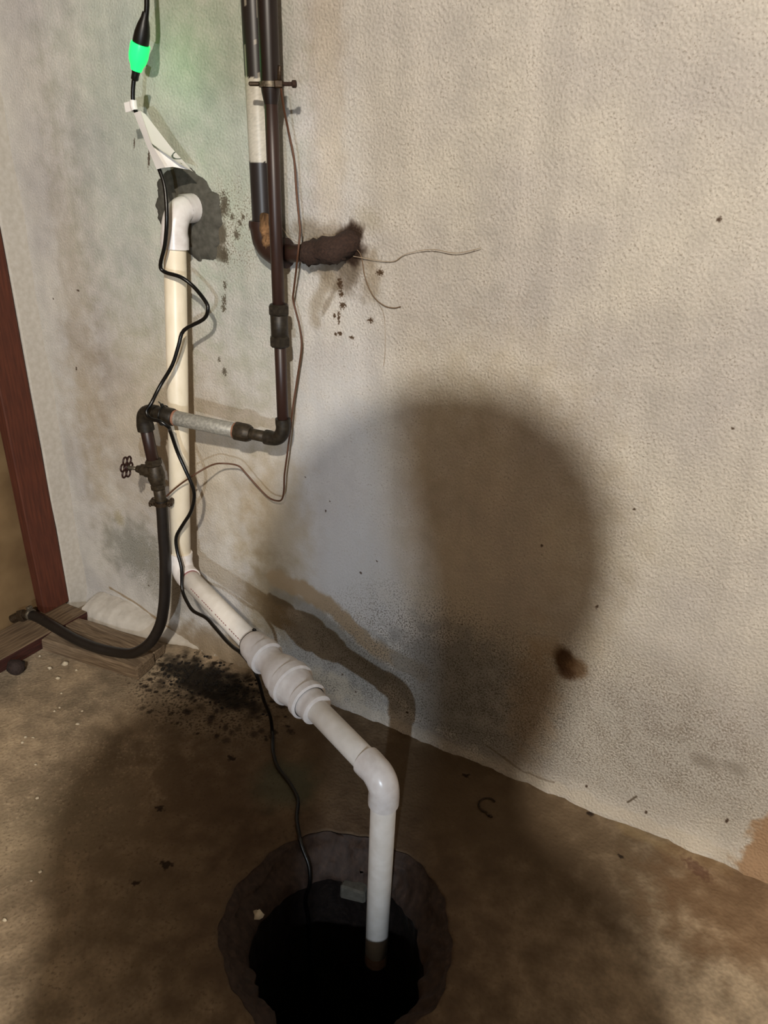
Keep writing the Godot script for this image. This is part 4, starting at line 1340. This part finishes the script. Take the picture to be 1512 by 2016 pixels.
func build_clamps() -> void:
	var c := V(-0.9718, 1.413, 0.10)
	var o := thing("ground_clamp", "pale metal ground clamp round the brown pipe near the top", "clamp", c)
	var st := begin()
	lathe(st, [Vector2(-0.0045, 0.018), Vector2(-0.0045, 0.0205), Vector2(0.0045, 0.0205), Vector2(0.0045, 0.018)], c, Vector3.UP, 22)
	part(o, "strap", st.commit(), mats["clamp_metal"])
	st = begin()
	box(st, Transform3D(Basis(Vector3.UP, 0.5), c + V(0.024, 0.0, 0.006)), V(0.016, 0.013, 0.014), 0.002)
	part(o, "jaw", st.commit(), mats["bronze"])
	part(o, "jaw", box_mesh(c + V(-0.025, 0.001, 0.014), V(0.020, 0.007, 0.010), 0.002, 0.0, 1, 1, 0.5), mats["bronze"])
	st = begin()
	rod(st, c + V(0.026, 0, 0.006), c + V(0.050, 0.0, -0.004), 0.0035, 10, 0.0005)
	rod(st, c + V(0.046, 0, -0.002), c + V(0.053, 0.0, -0.005), 0.0062, 12, 0.001)
	part(o, "bolt", st.commit(), mats["rust"], "rusty bolt")
	st = begin()
	rod(st, c + V(0.026, 0.004, 0.008), c + V(0.030, 0.028, 0.010), 0.0038, 10, 0.001)
	part(o, "screw", st.commit(), mats["bronze"])
	var c2 := V(-1.3085, 0.541, 0.160)
	var o2 := thing("ground_clamp", "brown metal ground clamp with two bolts below the gate valve", "clamp", c2)
	clamp_on(o2, c2, V(0.05, 0.998, 0.03).normalized(), 0.0145, V(0.86, 0, -0.51), "bronze")
	var wire := [V(-0.944, 1.425, 0.108), V(-0.944, 1.405, 0.106), V(-0.952, 1.377, 0.090), V(-0.960, 1.340, 0.068), V(-0.955, 1.292, 0.060), V(-0.954, 1.243, 0.058), V(-0.948, 1.189, 0.060), V(-0.945, 1.166, 0.062), V(-0.949, 1.125, 0.066), V(-0.965, 1.088, 0.053), V(-0.980, 1.052, 0.042), V(-0.989, 1.030, 0.034), V(-0.984, 1.004, 0.032), V(-0.978, 0.980, 0.031), V(-0.974, 0.948, 0.030), V(-0.976, 0.920, 0.030), V(-0.989, 0.860, 0.030), V(-0.997, 0.803, 0.037), V(-1.003, 0.747, 0.043), V(-1.009, 0.690, 0.050), V(-1.021, 0.637, 0.048), V(-1.027, 0.597, 0.045), V(-1.037, 0.570, 0.042), V(-1.055, 0.562, 0.040), V(-1.077, 0.568, 0.044), V(-1.107, 0.593, 0.048), V(-1.132, 0.618, 0.052), V(-1.152, 0.635, 0.056), V(-1.184, 0.639, 0.072), V(-1.195, 0.641, 0.098), V(-1.217, 0.625, 0.130), V(-1.256, 0.594, 0.147), V(-1.290, 0.562, 0.158)]
	solo("bonding_wire", tube_mesh(catmull(wire, 5), 0.0021, 8), mats["copper"], "thin brown bonding wire looping from upper clamp to lower clamp", "wire")

# ======================= small things on the floor =======================
func build_floor_bits() -> void:
	var rng := RandomNumberGenerator.new()
	rng.seed = 77
	# mound of black dirt at the wall's foot, right of the planks
	var st := begin()
	for i in 240:
		var a := rng.randf() * TAU
		var q := sqrt(rng.randf()) * (1.0 if i < 160 else 1.5)
		var p := V(-1.265 + cos(a) * q * 0.17, 0.0, 0.105 + sin(a) * q * 0.062)
		if p.z < 0.02:
			p.z = 0.02 + rng.randf() * 0.03
		if p.x < -1.43 and p.z > 0.06:
			continue
		var r := rng.randf_range(0.002, 0.0055)
		p.y = maxf(0.0, 0.006 * (1.0 - q))
		lump(st, p, V(r, r * 0.6, r), i, 0.6, 4, 6)
	var mound := solo("dirt_heap", st.commit(), mats["dirt"], "black crumbly dirt heaped at the foot of the wall beside the planks", "dirt")
	mound.set_meta("kind", "stuff")
	# white plaster chips
	var spots := [[-1.659, 0.259, 0.010, "triangular white plaster chip, largest on the lit floor before the planks"], [-1.620, 0.313, 0.008, "squarish white plaster chip farther out from the planks"], [-1.679, 0.294, 0.007, "dull pale plaster chip left of the triangular one"], [-1.608, 0.262, 0.005, "tiny pale chip right of the triangular chip"], [-1.750, 0.272, 0.0045, "small pale chip at the corner between sill and plank"]]
	var k := 0
	for s in spots:
		st = begin()
		lump(st, V(s[0], s[2] * 0.35, s[1]), V(s[2], s[2] * 0.45, s[2] * 0.8), 100 + k * 7, 1.1, 5, 7)
		solo("plaster_chip", st.commit(), mats["plaster_chip"], s[3], "chip", "plaster chips before the planks")
		k += 1
	var few := [
		[-1.515, 0.391, "tiny pale chip on the lit floor, upper of a close pair before the planks"],
		[-1.515, 0.407, "tiny pale chip on the lit floor, lower of a close pair before the planks"],
		[-1.424, 0.410, "single pale chip near the edge of the shadow left of the sump"],
		[-1.494, 0.508, "leftmost upper chip of three close together by the picture's left edge"],
		[-1.476, 0.499, "right-hand chip of three close together near the left picture edge"],
		[-1.483, 0.524, "lowest chip of three close together near the left picture edge"],
		[-1.392, 0.555, "lone pale chip just below the trio of chips on the left floor"],
		[-1.126, 0.765, "elongated pale chip low on the left floor above two others"],
		[-1.094, 0.845, "lowest pale chip on the floor, at the picture's lower left edge"],
		[-1.129, 0.742, "small pale chip touching the elongated chip low on the left"],
		[-1.56, 0.35, "tiny pale chip midway between the planks and the close pair"],
		[-1.455, 0.37, "tiny pale chip right of the close pair before the planks"],
		[-1.30, 0.62, "tiny pale chip alone in the middle of the lit left strip"]]
	for s in few:
		var r := rng.randf_range(0.0035, 0.006)
		st = begin()
		lump(st, V(s[0], r * 0.3, s[1]), V(r, r * 0.4, r * 0.8), 200 + k * 3, 1.0, 4, 6)
		solo("plaster_chip", st.commit(), mats["plaster_chip"], s[2], "chip", "scattered pale chips on the floor")
		k += 1
	st = begin()
	lump(st, V(-0.716, -0.030, 0.575), V(0.011, 0.007, 0.008), 333, 0.8, 6, 8)
	solo("plaster_chip", st.commit(), mats["plaster_chip"], "whitish chip lying on the left edge of the sump collar", "chip")
	st = begin()
	lump(st, V(-1.740, 0.017, 0.352), V(0.026, 0.020, 0.022), 41, 0.35, 10, 14)
	solo("stone", st.commit(), mats["stone"], "dark rounded stone on the floor beside the timber sill", "stone")
	# bent hook of wire
	var pts := []
	for i in 15:
		var a := 0.9 + 4.2 * i / 14.0
		pts.append(V(-0.440 + cos(a) * 0.018, 0.0035 + 0.001 * sin(a * 2.0), 0.120 + sin(a) * -0.021))
	pts.append(V(-0.424, 0.003, 0.147))
	st = begin()
	tube(st, pts, 0.0022, 8)
	lump(st, V(-0.420, 0.004, 0.146), V(0.005, 0.003, 0.003), 5, 0.5, 5, 7)
	solo("wire_hook", st.commit(), mats["bronze"], "small bent hook of dark wire on the floor right of the pipe", "hook")

# ======================= cobwebs =======================
func build_cobwebs() -> void:
	var strands := [
		[[V(-0.862, 1.143, 0.012), V(-0.841, 1.126, 0.008), V(-0.831, 1.084, 0.007), V(-0.813, 1.051, 0.007), V(-0.788, 1.034, 0.007), V(-0.766, 1.031, 0.006), V(-0.750, 1.035, 0.006)], 0.0010, "dusty brown cobweb strand curving down right from the rusty pipe end"],
		[[V(-0.805, 1.042, 0.007), V(-0.787, 1.015, 0.007), V(-0.783, 0.955, 0.007), V(-0.786, 0.913, 0.007)], 0.0004, "hair-thin cobweb thread hanging straight down below the curved strand"],
		[[V(-0.855, 1.122, 0.012), V(-0.774, 1.117, 0.007), V(-0.741, 1.133, 0.007), V(-0.688, 1.145, 0.007), V(-0.635, 1.142, 0.007), V(-0.588, 1.154, 0.006)], 0.0007, "long faint cobweb strand running right across the wall"],
		[[V(-1.027, 1.173, 0.02), V(-1.005, 1.150, 0.02), V(-0.977, 1.142, 0.03)], 0.0006, "short cobweb thread above the drain between pipe and wire"]]
	for s in strands:
		solo("cobweb", tube_mesh(catmull(s[0], 6), s[1], 6, 0.0004), mats["web_dark"] if s[1] > 0.0008 else mats["web"], s[2], "cobweb", "cobwebs round the drain")

# ======================= an unseen bin added to keep lantern light off the left floor =======================
func build_blocker_bin() -> void:
	var o := thing("added_blocker_bin", "tall dark plastic bin added behind the viewer to shade the left floor", "bin", V(-0.14, 0, 1.73))
	var st := begin()
	lathe(st, [Vector2(0.0, 0), Vector2(0.0, 0.105), Vector2(0.012, 0.112), Vector2(0.66, 0.138), Vector2(0.68, 0.146), Vector2(0.70, 0.146), Vector2(0.702, 0.136), Vector2(0.05, 0.105), Vector2(0.05, 0)], V(-0.14, 0, 1.73), Vector3.UP, 32)
	part(o, "tub", st.commit(), mats["rubber"])
	st = begin()
	lathe(st, [Vector2(0.692, 0.148), Vector2(0.710, 0.148), Vector2(0.716, 0.14), Vector2(0.720, 0.0)], V(-0.14, 0, 1.73), Vector3.UP, 32)
	part(o, "lid", st.commit(), mats["rubber"])

# ======================= the photographer =======================
func smin(a: float, b: float, k: float) -> float:
	var h := clampf(0.5 + 0.5 * (b - a) / k, 0.0, 1.0)
	return lerpf(b, a, h) - k * h * (1.0 - h)

func surface_nets(bones: Array, cell: float, k: float, tint: Callable) -> ArrayMesh:
	var lo := Vector3(1e9, 1e9, 1e9)
	var hi := -lo
	for b in bones:
		for e in 2:
			var r: float = b[2 + e] + cell * 3.0
			lo = lo.min(b[e] - Vector3.ONE * r)
			hi = hi.max(b[e] + Vector3.ONE * r)
	var n := Vector3i(((hi - lo) / cell).ceil()) + Vector3i.ONE
	var f := PackedFloat32Array()
	f.resize(n.x * n.y * n.z)
	f.fill(1.0)
	for b in bones:
		var a: Vector3 = b[0]
		var ab: Vector3 = b[1] - a
		var l2 := maxf(ab.length_squared(), 1e-9)
		var m := maxf(b[2], b[3]) + k + cell * 2.0
		var c0 := Vector3i(((a.min(b[1]) - Vector3.ONE * m - lo) / cell).floor()).clamp(Vector3i.ZERO, n - Vector3i.ONE)
		var c1 := Vector3i(((a.max(b[1]) + Vector3.ONE * m - lo) / cell).ceil()).clamp(Vector3i.ZERO, n - Vector3i.ONE)
		for z in range(c0.z, c1.z + 1):
			for y in range(c0.y, c1.y + 1):
				var row := (z * n.y + y) * n.x
				for x in range(c0.x, c1.x + 1):
					var p := lo + Vector3(x, y, z) * cell - a
					var t := clampf(p.dot(ab) / l2, 0.0, 1.0)
					var d := (p - ab * t).length() - lerpf(b[2], b[3], t)
					f[row + x] = smin(f[row + x], d, k)
	var id := {}
	var st := begin()
	var count := 0
	var step := [1, n.x, n.x * n.y]
	for z in n.z - 1:
		for y in n.y - 1:
			for x in n.x - 1:
				var i := (z * n.y + y) * n.x + x
				var s := Vector3.ZERO
				var c := 0
				var base := Vector3(x, y, z)
				var mn := 1e9
				var mx := -1e9
				for q in [0, 1, n.x, n.x + 1, step[2], step[2] + 1, step[2] + n.x, step[2] + n.x + 1]:
					mn = minf(mn, f[i + q])
					mx = maxf(mx, f[i + q])
				if mn >= 0.0 or mx < 0.0:
					continue
				for ax in 3:
					var u := (ax + 1) % 3
					var v := (ax + 2) % 3
					for e in [[0, 0], [1, 0], [0, 1], [1, 1]]:
						var j: int = i + e[0] * step[u] + e[1] * step[v]
						var a: float = f[j]
						var b: float = f[j + step[ax]]
						if (a < 0.0) != (b < 0.0):
							var p := base
							p[u] += e[0]
							p[v] += e[1]
							p[ax] += a / (a - b)
							s += p
							c += 1
				var w := lo + s / c * cell
				id[i] = count
				count += 1
				st.set_color(tint.call(w))
				st.add_vertex(w)
	for i in id:
		for ax in 3:
			var j: int = i + step[ax]
			if j >= f.size() or (f[i] < 0.0) == (f[j] < 0.0):
				continue
			var u: int = step[(ax + 1) % 3]
			var v: int = step[(ax + 2) % 3]
			if not (id.has(i - u) and id.has(i - v) and id.has(i - u - v)):
				continue
			var q := [id[i], id[i - u], id[i - u - v], id[i - v]]
			if f[i] < 0.0:
				q.reverse()
			for e in [0, 1, 2, 0, 2, 3]:
				st.add_index(q[e])
	st.generate_normals()
	return st.commit()

func build_person() -> void:
	var o := thing("person", "person in a dark hooded sweater holding a phone, standing behind the viewpoint", "person", V(0.30, 0, 1.74))
	var fw := V(-0.506, 0, -0.862)
	var rt := V(0.862, 0, -0.506)
	var g := func(f: float, r: float, y: float) -> Vector3: return V(0.30, y, 1.74) + fw * f + rt * r
	var hood := Color(0.035, 0.04, 0.055)
	var jeans := Color(0.03, 0.045, 0.09)
	var skin := Color(0.48, 0.27, 0.18)
	var shoe := Color(0.02, 0.02, 0.02)
	var bones := [
		[g.call(0.20, -0.05, 1.60), g.call(0.20, -0.045, 1.655), 0.126, 0.128],
		[g.call(0.20, -0.02, 1.66), g.call(0.20, -0.02, 1.67), 0.105, 0.105],
		[g.call(0.10, -0.07, 1.40), g.call(0.18, -0.05, 1.58), 0.103, 0.103],
		[g.call(0.16, -0.10, 1.54), g.call(0.12, -0.225, 1.505), 0.072, 0.076],
		[g.call(0.12, -0.22, 1.49), g.call(0.10, 0.04, 1.40), 0.083, 0.070],
		[g.call(0.00, -0.09, 1.00), g.call(0.07, -0.13, 1.36), 0.115, 0.138],
		[g.call(0.00, 0.05, 1.00), g.call(0.07, -0.02, 1.28), 0.12, 0.12],
		[g.call(0.00, -0.09, 0.95), g.call(0.02, -0.10, 0.50), 0.098, 0.075],
		[g.call(0.00, 0.06, 0.95), g.call(0.03, 0.06, 0.50), 0.10, 0.08],
		[g.call(0.02, -0.10, 0.50), g.call(-0.01, -0.10, 0.10), 0.076, 0.060],
		[g.call(0.03, 0.06, 0.50), g.call(-0.01, 0.07, 0.10), 0.080, 0.060],
		[g.call(-0.04, -0.10, 0.045), g.call(0.15, -0.12, 0.035), 0.044, 0.036],
		[g.call(-0.04, 0.07, 0.045), g.call(0.15, 0.09, 0.035), 0.044, 0.036],
		[g.call(0.11, -0.235, 1.48), g.call(0.14, -0.275, 1.20), 0.064, 0.053],
		[g.call(0.14, -0.275, 1.20), g.call(0.30, -0.265, 1.25), 0.050, 0.034],
		[g.call(0.09, 0.07, 1.36), g.call(0.11, 0.17, 1.10), 0.060, 0.050],
		[g.call(0.11, 0.17, 1.10), g.call(0.30, -0.04, 1.24), 0.050, 0.034],
		[g.call(0.30, -0.265, 1.25), g.call(0.35, -0.26, 1.27), 0.028, 0.030],
		[g.call(0.30, -0.04, 1.24), g.call(0.35, -0.07, 1.26), 0.028, 0.030]]
	var hc: Vector3 = g.call(0.20, -0.05, 1.62)
	var tint := func(p: Vector3) -> Color:
		var d := p - V(0.30, 0, 1.74)
		var f := d.dot(fw)
		if p.y > 1.46 and f > 0.285 and p.y < 1.70:
			return skin
		if p.y < 0.09:
			return shoe
		if p.y < 0.98 and f < 0.2:
			return jeans
		if f > 0.305:
			return skin
		return hood
	part(o, "body", surface_nets(bones, 0.014, 0.035, tint), mats["cloth"])
	# face: nose, eyes, mouth
	var st := begin()
	lump(st, hc + fw * 0.128 + V(0, -0.012, 0), V(0.014, 0.024, 0.014), 3, 0.2, 7, 9)
	var fm := mat("skin", Color(0.72, 0.55, 0.46), 0.6)
	part(o, "nose", st.commit(), fm)
	for s in [-1.0, 1.0]:
		st = begin()
		lump(st, hc + fw * 0.118 + rt * 0.034 * s + V(0, 0.012, 0), V(0.012, 0.010, 0.012), 2, 0.05, 7, 9)
		part(o, "eye", st.commit(), mat("eye_white", Color(0.8, 0.78, 0.75), 0.3))
	st = begin()
	lump(st, hc + fw * 0.120 + V(0, -0.062, 0), V(0.020, 0.007, 0.010), 2, 0.1, 6, 9)
	part(o, "mouth", st.commit(), mat("lips", Color(0.55, 0.32, 0.28), 0.5))
	# fingers on the phone's edges
	for s in [-1.0, 1.0]:
		var palm: Vector3 = g.call(0.35, -0.165 + 0.095 * s, 1.265)
		st = begin()
		for k in 4:
			var y: float = -0.034 + k * 0.020
			var ln: float = [0.80, 0.95, 1.0, 0.9][k]
			tube(st, [palm + V(0, y, 0), palm + fw * 0.026 * ln - rt * 0.004 * s + V(0, y * 1.05, 0), palm + fw * 0.034 - rt * 0.026 * s * ln + V(0, y * 1.05, 0), palm + fw * 0.030 - rt * 0.042 * s * ln + V(0, y * 1.05, 0)], [0.0092, 0.009, 0.0085, 0.007], 9)
		part(o, "fingers", st.commit(), fm)
		st = begin()
		tube(st, [palm - V(0, 0.02, 0), palm - fw * 0.016 - rt * 0.012 * s + V(0, 0.002, 0), palm - fw * 0.012 - rt * 0.034 * s + V(0, 0.018, 0)], [0.011, 0.0105, 0.008], 9)
		part(o, "thumb", st.commit(), fm)
	# the phone, its lens is the viewpoint
	var ph := thing("phone", "black phone held out behind the viewpoint", "phone", V(0.02, 1.27, 1.36))
	var back := V(0.45937, 0.41945, 0.78297)
	var up := V(-0.22428, 0.90769, -0.35468)
	var right := up.cross(back).normalized()
	st = begin()
	box(st, Transform3D(Basis(right, up, back), V(0, 1.3, 1.337) + back * 0.012 + right * 0.012 - up * 0.045), V(0.075, 0.155, 0.008), 0.003)
	part(ph, "case", st.commit(), mats["black_plastic"])
	st = begin()
	box(st, Transform3D(Basis(right, up, back), V(0, 1.3, 1.337) + back * 0.0165 + right * 0.012 - up * 0.045), V(0.069, 0.148, 0.001), 0.0002)
	part(ph, "screen", st.commit(), mats["black_plastic"])
